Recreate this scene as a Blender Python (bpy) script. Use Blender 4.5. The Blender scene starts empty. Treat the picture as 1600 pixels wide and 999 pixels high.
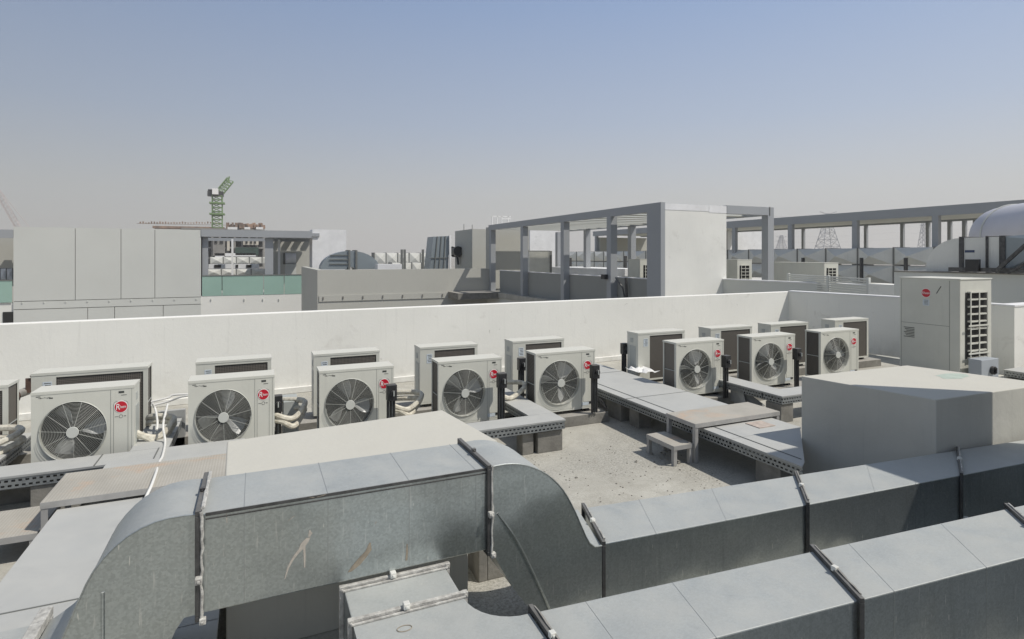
import bpy, bmesh, math, random
from mathutils import Vector, Matrix
R = math.radians
scene = bpy.context.scene
col = scene.collection

# ------------------------------------------------------------------ camera, sky, sun, exposure
F_PX = 900.0; YAW = R(24); CX, CY = 800.0, 401.0; CAM_Z = 2.45
SN, CS = math.sin(YAW), math.cos(YAW)
cam_d = bpy.data.cameras.new('camera'); cam = bpy.data.objects.new('camera', cam_d); col.objects.link(cam)
cam_d.sensor_width = 36; cam_d.lens = F_PX / 1600 * 36
cam_d.shift_y = -(499.5 - CY) / 1600
cam_d.clip_start = 0.05; cam_d.clip_end = 6000
cam.location = (0, 0, CAM_Z); cam.rotation_euler = (R(90), 0, -YAW)
scene.camera = cam

SUN = Vector((0.57, -0.47, 1.0)).normalized()          # towards the sun
world = bpy.data.worlds.new('World'); scene.world = world; world.use_nodes = True
wn = world.node_tree.nodes; wl = world.node_tree.links
for n in list(wn): wn.remove(n)
wo = wn.new('ShaderNodeOutputWorld'); bg = wn.new('ShaderNodeBackground')
sky = wn.new('ShaderNodeTexSky'); sky.sky_type = 'NISHITA'; sky.sun_disc = False
sky.sun_elevation = math.asin(SUN.z); sky.sun_rotation = math.atan2(SUN.x, SUN.y)
sky.air_density = 1.3; sky.dust_density = 2.2; sky.ozone_density = 2.4; sky.altitude = 0
tc = wn.new('ShaderNodeTexCoord'); sep = wn.new('ShaderNodeSeparateXYZ')
ramp = wn.new('ShaderNodeValToRGB')
stops = [(0.0, (5.5, 5.3, 5.15)), (0.10, (5.0, 5.0, 5.0)), (0.22, (3.75, 4.30, 5.35)), (0.40, (2.55, 3.45, 5.3)), (0.9, (2.5, 2.9, 3.6))]
for i, (p_, c_) in enumerate(stops):
    e = ramp.color_ramp.elements[i] if i < 2 else ramp.color_ramp.elements.new(p_)
    e.position = p_; e.color = (*c_, 1)
mixs = wn.new('ShaderNodeMix'); mixs.data_type = 'RGBA'; mixs.inputs[0].default_value = 0.85
wl.new(tc.outputs['Generated'], sep.inputs[0]); wl.new(sep.outputs['Z'], ramp.inputs[0])
azr = wn.new('ShaderNodeMapRange'); azr.inputs[1].default_value = -0.5; azr.inputs[2].default_value = 1.0
azr.inputs[3].default_value = 0.76; azr.inputs[4].default_value = 1.24; wl.new(sep.outputs['X'], azr.inputs[0])
azm = wn.new('ShaderNodeVectorMath'); azm.operation = 'SCALE'; wl.new(ramp.outputs[0], azm.inputs[0]); wl.new(azr.outputs[0], azm.inputs['Scale'])
wl.new(sky.outputs[0], mixs.inputs[6]); wl.new(azm.outputs[0], mixs.inputs[7])
wl.new(mixs.outputs[2], bg.inputs[0]); bg.inputs[1].default_value = 0.1
wl.new(bg.outputs[0], wo.inputs[0])

sd = bpy.data.lights.new('sun', 'SUN'); sd.energy = 3.5; sd.angle = R(0.5); sd.color = (1.0, 0.95, 0.87)
so = bpy.data.objects.new('sun', sd); col.objects.link(so)
so.rotation_euler = (-SUN).to_track_quat('-Z', 'Y').to_euler(); so.location = (5, -5, 20)
vs = scene.view_settings
vs.view_transform = 'Standard'; vs.look = 'None'; vs.exposure = 0.12; vs.gamma = 1; vs.use_curve_mapping = False
scene.cycles.max_bounces = 6; scene.cycles.use_denoising = True
scene.cycles.volume_bounces = 0

# ------------------------------------------------------------------ helpers
def at(x, y, z=None, Y=None, X=None, t=None):
    """point of the place seen at photo pixel (x, y) on a level, wall plane or depth"""
    u = (x - CX) / F_PX; v = (CY - y) / F_PX
    d = (SN + u * CS, CS - u * SN, v)
    if z is not None: t = (z - CAM_Z) / v
    elif Y is not None: t = Y / d[1]
    elif X is not None: t = X / d[0]
    return Vector((d[0] * t, d[1] * t, CAM_Z + v * t))

ORG = {}
def tag(o, label=None, cat=None, group=None, kind=None):
    if label: o['label'] = label
    if cat: o['category'] = cat
    if group: o['group'] = group
    if kind: o['kind'] = kind
    return o
def thing(name, label, cat, loc=(0, 0, 0), group=None):
    o = bpy.data.objects.new(name, None); col.objects.link(o); o.empty_display_size = 0.1
    o.location = loc; ORG[o.name] = Vector(loc)
    return tag(o, label, cat, group)

class MB:
    def __init__(s): s.v = []; s.f = []
    def add(s, vs, fs):
        n = len(s.v); s.v += [Vector(p) for p in vs]; s.f += [tuple(n + i for i in f) for f in fs]; return s
    def box(s, x0, y0, z0, x1, y1, z1):
        if x0 > x1: x0, x1 = x1, x0
        if y0 > y1: y0, y1 = y1, y0
        if z0 > z1: z0, z1 = z1, z0
        return s.add([(x0,y0,z0),(x1,y0,z0),(x1,y1,z0),(x0,y1,z0),(x0,y0,z1),(x1,y0,z1),(x1,y1,z1),(x0,y1,z1)],
                     [(0,3,2,1),(4,5,6,7),(0,1,5,4),(1,2,6,5),(2,3,7,6),(3,0,4,7)])
    def quadbox(s, base, z0, z1):
        """vertical prism over a base polygon of (x,y), z0/z1 number or list"""
        n = len(base)
        a = [(p[0], p[1], z0[i] if isinstance(z0, (list, tuple)) else z0) for i, p in enumerate(base)]
        b = [(p[0], p[1], z1[i] if isinstance(z1, (list, tuple)) else z1) for i, p in enumerate(base)]
        return s.add(a + b, [tuple(range(n - 1, -1, -1)), tuple(range(n, 2 * n))] + [(i, (i + 1) % n, n + (i + 1) % n, n + i) for i in range(n)])
    def bar(s, a, b, w, h=None, up=(0, 0, 1)):
        a = Vector(a); b = Vector(b); h = h or w
        d = (b - a).normalized(); up = Vector(up)
        if abs(d.dot(up)) > 0.98: up = Vector((0, 1, 0))
        r = d.cross(up).normalized() * w / 2; q = r.cross(d).normalized() * h / 2
        vs = [a - r - q, a + r - q, a + r + q, a - r + q, b - r - q, b + r - q, b + r + q, b - r + q]
        return s.add(vs, [(3,2,1,0),(4,5,6,7),(0,1,5,4),(1,2,6,5),(2,3,7,6),(3,0,4,7)])
    def tube(s, pts, r, n=8, closed=False):
        pts = [Vector(p) for p in pts]; m = len(pts); rings = []; prev = None
        for i, p in enumerate(pts):
            if closed: d = (pts[(i + 1) % m] - pts[i - 1]).normalized()
            else: d = (pts[min(i + 1, m - 1)] - pts[max(i - 1, 0)]).normalized()
            if prev is None:
                up = Vector((0, 0, 1)) if abs(d.z) < 0.9 else Vector((0, 1, 0))
                a = d.cross(up).normalized()
            else: a = (prev - d * prev.dot(d)).normalized()
            prev = a; b = d.cross(a)
            rr = r[i] if isinstance(r, (list, tuple)) else r
            rings.append([p + (a * math.cos(2 * math.pi * k / n) + b * math.sin(2 * math.pi * k / n)) * rr for k in range(n)])
        vs = [q for g in rings for q in g]; fs = []
        for i in range(m if closed else m - 1):
            j = (i + 1) % m
            for k in range(n):
                fs.append((i * n + k, i * n + (k + 1) % n, j * n + (k + 1) % n, j * n + k))
        if not closed: fs += [tuple(range(n - 1, -1, -1)), tuple((m - 1) * n + k for k in range(n))]
        return s.add(vs, fs)
    def strip(s, pts):
        s.add(pts, [tuple(range(len(pts)))]); return s
    def build(s, name, mat, parent=None, loc=None, smooth=False, bevel=0.0, label=None):
        org = ORG[parent.name] if parent is not None else (Vector(loc) if loc is not None else Vector((0, 0, 0)))
        me = bpy.data.meshes.new(name); me.from_pydata([tuple(p - org) for p in s.v], [], s.f); me.materials.append(mat)
        bm = bmesh.new(); bm.from_mesh(me); bmesh.ops.recalc_face_normals(bm, faces=bm.faces); bm.to_mesh(me); bm.free()
        if smooth:
            for p in me.polygons: p.use_smooth = True
            try: me.set_sharp_from_angle(angle=R(35))
            except Exception: pass
        me.update()
        o = bpy.data.objects.new(name, me); col.objects.link(o)
        if parent is not None: o.parent = parent
        else: o.location = org
        ORG[o.name] = org
        if bevel:
            b = o.modifiers.new('bevel', 'BEVEL'); b.width = bevel; b.segments = 2; b.limit_method = 'ANGLE'; b.angle_limit = R(40)
        if label: o['label'] = label
        return o

def kids(o): return [c for c in bpy.data.objects if c.parent == o]
def copy_tree(o, parent=None, memo=None):
    if memo is None:
        memo = {}
        for q in list(bpy.data.objects):
            if q.parent: memo.setdefault(q.parent.name, []).append(q)
    c = o.copy(); col.objects.link(c); c.parent = parent
    for ch in memo.get(o.name, []): copy_tree(ch, c, memo)
    return c

def smooth_path(pts, k=6):
    pts = [Vector(p) for p in pts]; out = []
    P = [pts[0]] + pts + [pts[-1]]
    for i in range(1, len(P) - 2):
        for j in range(k):
            t = j / k; a, b, c, d = P[i - 1], P[i], P[i + 1], P[i + 2]
            out.append(0.5 * ((2 * b) + (c - a) * t + (2 * a - 5 * b + 4 * c - d) * t * t + (3 * b - a - 3 * c + d) * t ** 3))
    out.append(pts[-1]); return out

# ------------------------------------------------------------------ materials
MATS = {}
def mat(name, base, rough=0.6, metal=0.0, var=0.0, vscale=3.0, dark=None, bump=0.0, bscale=40.0,
        streak=0.0, dust=None, dust_amt=0.0, spots=None, spot_amt=0.0, spot_scale=6.0, spec=0.5, spangle=0.0, alpha=None, wave=0.0, edge=None, flecks=0.0, dust_var=0.72, grime=0.0):
    m = bpy.data.materials.new(name); m.use_nodes = True; nt = m.node_tree; N = nt.nodes; L = nt.links
    b = N['Principled BSDF']; b.inputs['Roughness'].default_value = rough; b.inputs['Metallic'].default_value = metal
    b.inputs['Specular IOR Level'].default_value = spec
    tc = N.new('ShaderNodeTexCoord'); geo = N.new('ShaderNodeNewGeometry')
    co = geo.outputs['Position']
    cur = None
    def rgb(c):
        n = N.new('ShaderNodeRGB'); n.outputs[0].default_value = (*c, 1); return n.outputs[0]
    def noise(scale, detail=4, rough_=0.55, vec=None, dist=0.0):
        n = N.new('ShaderNodeTexNoise'); n.inputs['Scale'].default_value = scale; n.inputs['Detail'].default_value = detail
        n.inputs['Roughness'].default_value = rough_; n.inputs['Distortion'].default_value = dist
        L.new(vec or co, n.inputs['Vector']); return n.outputs['Fac']
    def rng(src, a, b_, lo=0.0, hi=1.0):
        n = N.new('ShaderNodeMapRange'); n.inputs[1].default_value = a; n.inputs[2].default_value = b_
        n.inputs[3].default_value = lo; n.inputs[4].default_value = hi; L.new(src, n.inputs[0]); return n.outputs[0]
    def mix(fac, a, c):
        n = N.new('ShaderNodeMix'); n.data_type = 'RGBA'
        if isinstance(fac, float): n.inputs[0].default_value = fac
        else: L.new(fac, n.inputs[0])
        L.new(a, n.inputs[6]); L.new(c, n.inputs[7]); return n.outputs[2]
    def mul(a, v):
        n = N.new('ShaderNodeMath'); n.operation = 'MULTIPLY'; L.new(a, n.inputs[0])
        if isinstance(v, float): n.inputs[1].default_value = v
        else: L.new(v, n.inputs[1])
        return n.outputs[0]
    cur = rgb(base)
    if var:
        d = dark or tuple(c * (1 - var) for c in base)
        cur = mix(rng(noise(vscale, 8, 0.6), 0.35, 0.68), cur, rgb(d))
    if spangle:
        v = N.new('ShaderNodeTexVoronoi'); v.inputs['Scale'].default_value = 105; L.new(co, v.inputs['Vector'])
        s2 = N.new('ShaderNodeSeparateColor'); L.new(v.outputs['Color'], s2.inputs[0])
        f = mul(s2.outputs[0], spangle); cur = mix(f, cur, rgb(tuple(min(1, c * 2.1) for c in base)))
    if streak:
        mp = N.new('ShaderNodeMapping'); mp.inputs['Scale'].default_value = (14, 14, 0.7); L.new(co, mp.inputs[0])
        f = rng(noise(1.6, 5, 0.6, mp.outputs[0]), 0.56, 0.72, 0, streak)
        cur = mix(f, cur, rgb(tuple(c * 0.62 for c in base)))
    if spots:
        f = rng(noise(spot_scale, 9, 0.7, dist=0.6), 0.60, 0.68, 0, spot_amt)
        cur = mix(f, cur, rgb(spots))
    if flecks:
        mp = N.new('ShaderNodeMapping'); mp.inputs['Scale'].default_value = (30, 30, 4.5); L.new(co, mp.inputs[0])
        f = rng(noise(2.2, 2, 0.5, mp.outputs[0]), 0.70, 0.76, 0, flecks)
        cur = mix(f, cur, rgb((0.75, 0.75, 0.72)))
        mp = N.new('ShaderNodeMapping'); mp.inputs['Scale'].default_value = (1.0, 1.0, 0.10); L.new(co, mp.inputs[0])
        f = rng(noise(70, 2, 0.5, mp.outputs[0]), 0.66, 0.75, 0, flecks * 0.45)
        cur = mix(f, cur, rgb((0.70, 0.71, 0.69)))
    if grime:                                                         # splash dirt low on the wall and small chips
        sz = N.new('ShaderNodeSeparateXYZ'); L.new(co, sz.inputs[0])
        low = rng(sz.outputs['Z'], 0.0, 0.55, 1.0, 0.0)
        cur = mix(mul(mul(low, rng(noise(3.5, 8, 0.7), 0.35, 0.65)), grime), cur, rgb((0.42, 0.40, 0.35)))
        cur = mix(rng(noise(9, 3, 0.5, dist=1.0), 0.735, 0.75, 0, 0.55), cur, rgb((0.40, 0.39, 0.35)))
    if dust:
        sx = N.new('ShaderNodeSeparateXYZ'); L.new(geo.outputs['Normal'], sx.inputs[0])
        up = rng(sx.outputs['Z'], 0.25, 0.95)
        f = mul(up, rng(noise(3.2, 9, 0.72, dist=0.5), 0.32, 0.66, dust_amt * dust_var, dust_amt))
        cur = mix(f, cur, rgb(dust))
        if metal: L.new(rng(f, 0, 1, metal, 0.0), b.inputs['Metallic'])
        L.new(rng(f, 0, 1, rough, 0.85), b.inputs['Roughness'])
    L.new(cur, b.inputs['Base Color'])
    nrm = None
    if wave:
        w = N.new('ShaderNodeBump'); w.inputs['Strength'].default_value = wave; w.inputs['Distance'].default_value = 0.05
        L.new(noise(2.2, 1.5, 0.4), w.inputs['Height']); nrm = w.outputs[0]
    if bump:
        w = N.new('ShaderNodeBump'); w.inputs['Strength'].default_value = bump; w.inputs['Distance'].default_value = 0.01
        L.new(noise(bscale, 6, 0.6), w.inputs['Height'])
        if nrm: L.new(nrm, w.inputs['Normal'])
        nrm = w.outputs[0]
    if nrm: L.new(nrm, b.inputs['Normal'])
    if alpha is not None: b.inputs['Alpha'].default_value = alpha
    MATS[name] = m
    return m

galv = mat('galvanised_steel', (0.41, 0.445, 0.445), 0.29, 0.88, 0.14, 0.7, spangle=0.20, dust=(0.415, 0.42, 0.40), dust_amt=0.86, streak=0.3, bump=0.03, bscale=120, wave=0.7,
           spots=(0.46, 0.47, 0.46), spot_amt=0.3, spot_scale=3, flecks=1.0, dust_var=0.6)
galv_far = mat('weathered_duct_steel', (0.78, 0.775, 0.72), 0.6, 0.0, 0.12, 1.2, streak=0.25, dust=(0.55, 0.55, 0.52), dust_amt=0.7)
flange_m = mat('flange_steel', (0.12, 0.12, 0.12), 0.5, 0.6, 0.5, 14, dust=(0.42, 0.40, 0.36), dust_amt=0.35, bump=0.2, bscale=90)
sealant = mat('white_duct_sealant', (0.58, 0.57, 0.53), 0.7, 0.0, 0.45, 30, dark=(0.30, 0.29, 0.27), bump=0.6, bscale=70)
sheet = mat('grey_sheet_cover', (0.40, 0.41, 0.405), 0.5, 0.2, 0.18, 2.0, dust=(0.48, 0.478, 0.45), dust_amt=0.85, dust_var=0.65, bump=0.05, bscale=20, spots=(0.55, 0.55, 0.53), spot_amt=0.35, spot_scale=4)
perf_m = mat('perforated_tray_steel', (0.30, 0.32, 0.33), 0.45, 0.6, 0.25, 10)
chk = mat('dusty_chequer_plate', (0.48, 0.455, 0.40), 0.65, 0.05, 0.15, 3, spots=(0.54, 0.40, 0.29), spot_amt=0.7, spot_scale=1.0, bump=0.3, bscale=30)
angle_m = mat('grey_painted_angle', (0.42, 0.415, 0.40), 0.6, 0.1, 0.2, 8)
casing = mat('cream_unit_paint', (0.62, 0.62, 0.555), 0.42, 0.0, 0.07, 2.5, streak=0.12, dust=(0.60, 0.585, 0.52), dust_amt=0.8)
casing_side = mat('grey_unit_paint', (0.42, 0.44, 0.42), 0.45, 0.0, 0.08, 3)
seam_m = mat('panel_seam', (0.16, 0.165, 0.155), 0.7)
blackp = mat('black_plastic', (0.022, 0.023, 0.025), 0.4, dust=(0.18, 0.17, 0.16), dust_amt=0.5)
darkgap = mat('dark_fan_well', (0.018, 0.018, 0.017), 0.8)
wire_m = mat('guard_wire_paint', (0.50, 0.51, 0.47), 0.5)
blade_m = mat('fan_blade_plastic', (0.40, 0.41, 0.405), 0.35, 0.0, 0.15, 8)
hub_m = mat('fan_hub_cap', (0.55, 0.56, 0.52), 0.5)
red_m = mat('badge_red', (0.52, 0.012, 0.03), 0.35)
white_m = mat('badge_white', (0.85, 0.84, 0.82), 0.4)
ink_m = mat('printed_ink', (0.05, 0.055, 0.05), 0.5)
stick_m = mat('sticker_paper', (0.62, 0.68, 0.72), 0.5, 0, 0.15, 40)
wallp = mat('white_wall_paint', (0.80, 0.795, 0.745), 0.85, 0, 0.09, 0.5, streak=0.16, bump=0.2, bscale=18, spots=(0.6, 0.585, 0.54), spot_amt=0.5, spot_scale=1.6, grime=0.45, dust=(0.84, 0.82, 0.77), dust_amt=0.9)
cream = mat('cream_painted_concrete', (0.56, 0.55, 0.495), 0.85, 0, 0.12, 1.1, streak=0.18, bump=0.3, bscale=16, wave=0.25, dust=(0.54, 0.52, 0.455), dust_amt=0.9, spots=(0.44, 0.43, 0.39), spot_amt=0.35, spot_scale=2.4)
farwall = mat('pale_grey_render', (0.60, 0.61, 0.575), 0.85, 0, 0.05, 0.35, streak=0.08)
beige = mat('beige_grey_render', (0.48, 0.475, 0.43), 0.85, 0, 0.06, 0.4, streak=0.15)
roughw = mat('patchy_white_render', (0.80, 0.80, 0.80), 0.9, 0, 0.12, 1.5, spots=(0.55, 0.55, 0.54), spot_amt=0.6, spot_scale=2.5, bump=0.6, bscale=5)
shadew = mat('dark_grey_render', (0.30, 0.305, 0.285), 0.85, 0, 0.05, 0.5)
steelgrey = mat('grey_painted_steel', (0.36, 0.375, 0.39), 0.5, 0.1, 0.06, 0.5)
conc = mat('raw_concrete', (0.25, 0.24, 0.215), 0.9, 0, 0.35, 6, bump=0.5, bscale=35, dust=(0.42, 0.40, 0.36), dust_amt=0.7)
brown = mat('rusty_brown_metal', (0.14, 0.085, 0.065), 0.7, 0.2, 0.4, 15)
lag = mat('cream_pipe_lagging', (0.70, 0.67, 0.57), 0.75, 0, 0.35, 22, dark=(0.45, 0.41, 0.33), bump=0.5, bscale=45)
cable_m = mat('white_cable', (0.75, 0.74, 0.70), 0.5)
greycable = mat('black_cable', (0.03, 0.03, 0.03), 0.5)
glass_m = mat('green_tinted_glass', (0.34, 0.50, 0.43), 0.18, 0, 0.08, 0.3, alpha=0.93)
crane_g = mat('green_crane_paint', (0.19, 0.28, 0.13), 0.6)
crane_w = mat('pale_crane_paint', (0.50, 0.45, 0.43), 0.6)
pylon_m = mat('grey_lattice_steel', (0.42, 0.42, 0.43), 0.6)
form_m = mat('plywood_formwork', (0.42, 0.28, 0.20), 0.8, 0, 0.5, 0.35, dark=(0.12, 0.10, 0.09))
site_m = mat('bare_site_concrete', (0.30, 0.29, 0.27), 0.9, 0, 0.3, 0.3)
site_c = mat('cream_site_wall', (0.60, 0.56, 0.48), 0.9, 0, 0.2, 0.3)
net_m = mat('dark_green_netting', (0.04, 0.075, 0.06), 0.9, 0, 0.3, 0.6)
splash = mat('dried_plaster_splash', (0.50, 0.46, 0.40), 0.9, 0, 0.25, 30)
rustst = mat('brown_rust_stain', (0.33, 0.285, 0.22), 0.8, 0, 0.3, 30)
greenst = mat('green_paint_smear', (0.46, 0.53, 0.46), 0.9, 0, 0.2, 10)

def coil_material():
    m = bpy.data.materials.new('coil_guard_mesh'); m.use_nodes = True; N = m.node_tree.nodes; L = m.node_tree.links
    b = N['Principled BSDF']; b.inputs['Roughness'].default_value = 0.55
    geo = N.new('ShaderNodeNewGeometry')
    outs = []
    for axis, sc in (('X', 95.0), ('Z', 95.0)):
        w = N.new('ShaderNodeTexWave'); w.bands_direction = axis; w.inputs['Scale'].default_value = sc / 6.0
        w.inputs['Distortion'].default_value = 0; L.new(geo.outputs['Position'], w.inputs['Vector']); outs.append(w.outputs['Fac'])
    mx = N.new('ShaderNodeMath'); mx.operation = 'MAXIMUM'; L.new(outs[0], mx.inputs[0]); L.new(outs[1], mx.inputs[1])
    r = N.new('ShaderNodeValToRGB'); r.color_ramp.elements[0].position = 0.5; r.color_ramp.elements[0].color = (0.03, 0.028, 0.026, 1)
    r.color_ramp.elements[1].position = 0.95; r.color_ramp.elements[1].color = (0.15, 0.135, 0.115, 1)
    L.new(mx.outputs[0], r.inputs[0]); L.new(r.outputs[0], b.inputs['Base Color']); return m
coil_m = coil_material()

def roof_material():
    m = bpy.data.materials.new('dusty_roof_concrete'); m.use_nodes = True; N = m.node_tree.nodes; L = m.node_tree.links
    b = N['Principled BSDF']; b.inputs['Roughness'].default_value = 0.95
    geo = N.new('ShaderNodeNewGeometry'); co = geo.outputs['Position']
    def noise(s, d=8, r=0.6, dist=0.0):
        n = N.new('ShaderNodeTexNoise'); n.inputs['Scale'].default_value = s; n.inputs['Detail'].default_value = d
        n.inputs['Roughness'].default_value = r; n.inputs['Distortion'].default_value = dist; L.new(co, n.inputs['Vector']); return n.outputs['Fac']
    def ramp(src, stops):
        r = N.new('ShaderNodeValToRGB'); els = r.color_ramp.elements
        for i, (p, c) in enumerate(stops):
            e = els[i] if i < 2 else els.new(p); e.position = p; e.color = c
        L.new(src, r.inputs[0]); return r.outputs[0]
    def mix(f, a, c):
        n = N.new('ShaderNodeMix'); n.data_type = 'RGBA'; L.new(f, n.inputs[0]); L.new(a, n.inputs[6]); L.new(c, n.inputs[7]); return n.outputs[2]
    base = ramp(noise(1.2, 9, 0.62, 0.4), [(0.32, (0.36, 0.345, 0.30, 1)), (0.66, (0.50, 0.485, 0.43, 1))])
    speck = ramp(noise(42, 9, 0.75), [(0.38, (0.20, 0.195, 0.165, 1)), (0.60, (0.50, 0.48, 0.43, 1))])
    area = ramp(noise(0.8, 5, 0.65, 0.8), [(0.42, (0.0,) * 3 + (1,)), (0.58, (0.8,) * 3 + (1,))])
    c = mix(area, base, speck)
    cr = ramp(noise(4.0, 10, 0.75, 1.5), [(0.47, (1, 1, 1, 1)), (0.5, (0.72, 0.70, 0.66, 1)), (0.53, (1, 1, 1, 1))])
    mm = N.new('ShaderNodeMix'); mm.data_type = 'RGBA'; mm.blend_type = 'MULTIPLY'; mm.inputs[0].default_value = 0.45
    L.new(c, mm.inputs[6]); L.new(cr, mm.inputs[7]); L.new(mm.outputs[2], b.inputs['Base Color'])
    bp = N.new('ShaderNodeBump'); bp.inputs['Strength'].default_value = 0.5; bp.inputs['Distance'].default_value = 0.01
    L.new(noise(30, 6, 0.7), bp.inputs['Height']); L.new(bp.outputs[0], b.inputs['Normal']); return m
roof_m = roof_material()

def chequer():
    N = chk.node_tree.nodes; L = chk.node_tree.links
    geo = [n for n in N if n.type == 'NEW_GEOMETRY'][0]
    mp = N.new('ShaderNodeMapping'); mp.inputs['Rotation'].default_value = (0, 0, R(45)); L.new(geo.outputs['Position'], mp.inputs[0])
    c = N.new('ShaderNodeTexChecker'); c.inputs['Scale'].default_value = 58; L.new(mp.outputs[0], c.inputs['Vector'])
    b = [n for n in N if n.type == 'BSDF_PRINCIPLED'][0]
    src = b.inputs['Base Color'].links[0].from_socket
    mm = N.new('ShaderNodeMix'); mm.data_type = 'RGBA'; mm.blend_type = 'MULTIPLY'; L.new(c.outputs['Fac'], mm.inputs[0]); L.new(src, mm.inputs[6]); mm.inputs[7].default_value = (0.86, 0.84, 0.81, 1)
    L.new(mm.outputs[2], b.inputs['Base Color'])
chequer()

def text_mesh(name, body, size, matl, parent, origin, shear=0.0, xs=1.0, extr=0.0008):
    """text standing in the local XZ plane facing -Y at origin (lower-left)"""
    cu = bpy.data.curves.new(name, 'FONT'); cu.body = body; cu.size = size; cu.shear = shear; cu.extrude = extr; cu.resolution_u = 3
    ob = bpy.data.objects.new(name, cu); col.objects.link(ob)
    dg = bpy.context.evaluated_depsgraph_get(); me = bpy.data.meshes.new_from_object(ob.evaluated_get(dg))
    bpy.data.objects.remove(ob); me.name = name
    for v in me.vertices:
        x, y, z = v.co; v.co = (origin[0] + x * xs, origin[1] - z, origin[2] + y)
    me.materials.clear(); me.materials.append(matl)
    o = bpy.data.objects.new(name, me); col.objects.link(o); o.parent = parent; ORG[o.name] = ORG[parent.name]
    return o
def disc(m, cx, y, cz, r, n=32, th=0.002, sx=1.0):
    v = [(cx + r * sx * math.cos(2 * math.pi * k / n), y, cz + r * math.sin(2 * math.pi * k / n)) for k in range(n)]
    w = [(p[0], y - th, p[2]) for p in v]
    return m.add(v + w, [tuple(range(n)), tuple(range(2 * n - 1, n - 1, -1))] + [(i, (i + 1) % n, n + (i + 1) % n, n + i) for i in range(n)])

# ------------------------------------------------------------------ SETTING
m = MB()
for (x0, y0, x1, y1, z) in ((-1500, -400, 2500, 3500, -9.0),):
    m.add([(x0, y0, z), (x1, y0, z), (x1, y1, z), (x0, y1, z)], [(0, 1, 2, 3)])
ground_m = mat('sandy_ground', (0.34, 0.31, 0.26), 0.95, 0, 0.3, 0.02)
tag(m.build('ground', ground_m), kind='structure')
m = MB(); m.box(-9, -6, -0.35, 14.05, 12.2, 0)
tag(m.build('roof_floor', roof_m), kind='structure')
m = MB(); m.box(15.0, 12.5, -0.35, 70, 75, 0)
tag(m.build('neighbour_roof', roof_m), kind='structure')
m = MB(); m.box(-8.9, -5.9, -9, 13.9, 12.1, -0.36)
tag(m.build('building_body', farwall), kind='structure')
m = MB(); m.box(15.1, 12.6, -9, 69, 74, -0.36)
tag(m.build('neighbour_building_body', farwall), kind='structure')

# main parapet
A0 = at(0, 507, z=1.45); A1 = at(1232, 456, z=1.45)
d = (A1 - A0); d.z = 0; d.normalize(); A0x = A0 - d * 5; n_ = Vector((-d.y, d.x, 0))
w = thing('parapet_wall', 'long white painted parapet wall behind the rows of condensing units', 'wall', (A0x.x, A0x.y, 0))
m = MB(); b0 = A0x; b1 = A1 + d * 0.2
m.quadbox([(b0.x, b0.y), (b1.x, b1.y), (b1.x + n_.x * .2, b1.y + n_.y * .2), (b0.x + n_.x * .2, b0.y + n_.y * .2)], 0, 1.45)
m.build('wall_face', wallp, w, bevel=0.012)
m = MB(); q0 = b0 - n_ * .05; q1 = A1 - n_ * .05
m.quadbox([(q0.x, q0.y), (q1.x, q1.y), (q1.x + n_.x * .049, q1.y + n_.y * .049), (q0.x + n_.x * .049, q0.y + n_.y * .049)], 0, 0.11)
m.build('skirting', wallp, w, bevel=0.01)

w = thing('side_parapet_wall', 'white capped parapet wall returning towards the tall condensing unit', 'wall', (13.85, 6.4, 0))
m = MB(); c0 = at(1405, 465.5, z=1.45); c2 = at(1585, 479, z=1.45)
cdir = (A1 - c0).normalized()
m.quadbox([(A1.x, A1.y), (c0.x, c0.y), (c2.x, c2.y), (c2.x + 5, c2.y + 0.1), (c2.x + 5, c2.y + .35), (c2.x + .26, c2.y + .3), (c0.x + .26, c0.y), (A1.x + .26, A1.y + .1)], 0, 1.44)
m.build('wall_face', wallp, w)
m = MB()
m.quadbox([(A1.x - .012, A1.y), (c0.x - .012, c0.y), (c2.x - .012, c2.y - .012), (c2.x + 5, c2.y + 0.08), (c2.x + 5, c2.y + .37), (c2.x + .28, c2.y + .32), (c0.x + .28, c0.y), (A1.x + .28, A1.y + .1)], 1.442, 1.475)
m.build('wall_cap', roughw, w)

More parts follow.
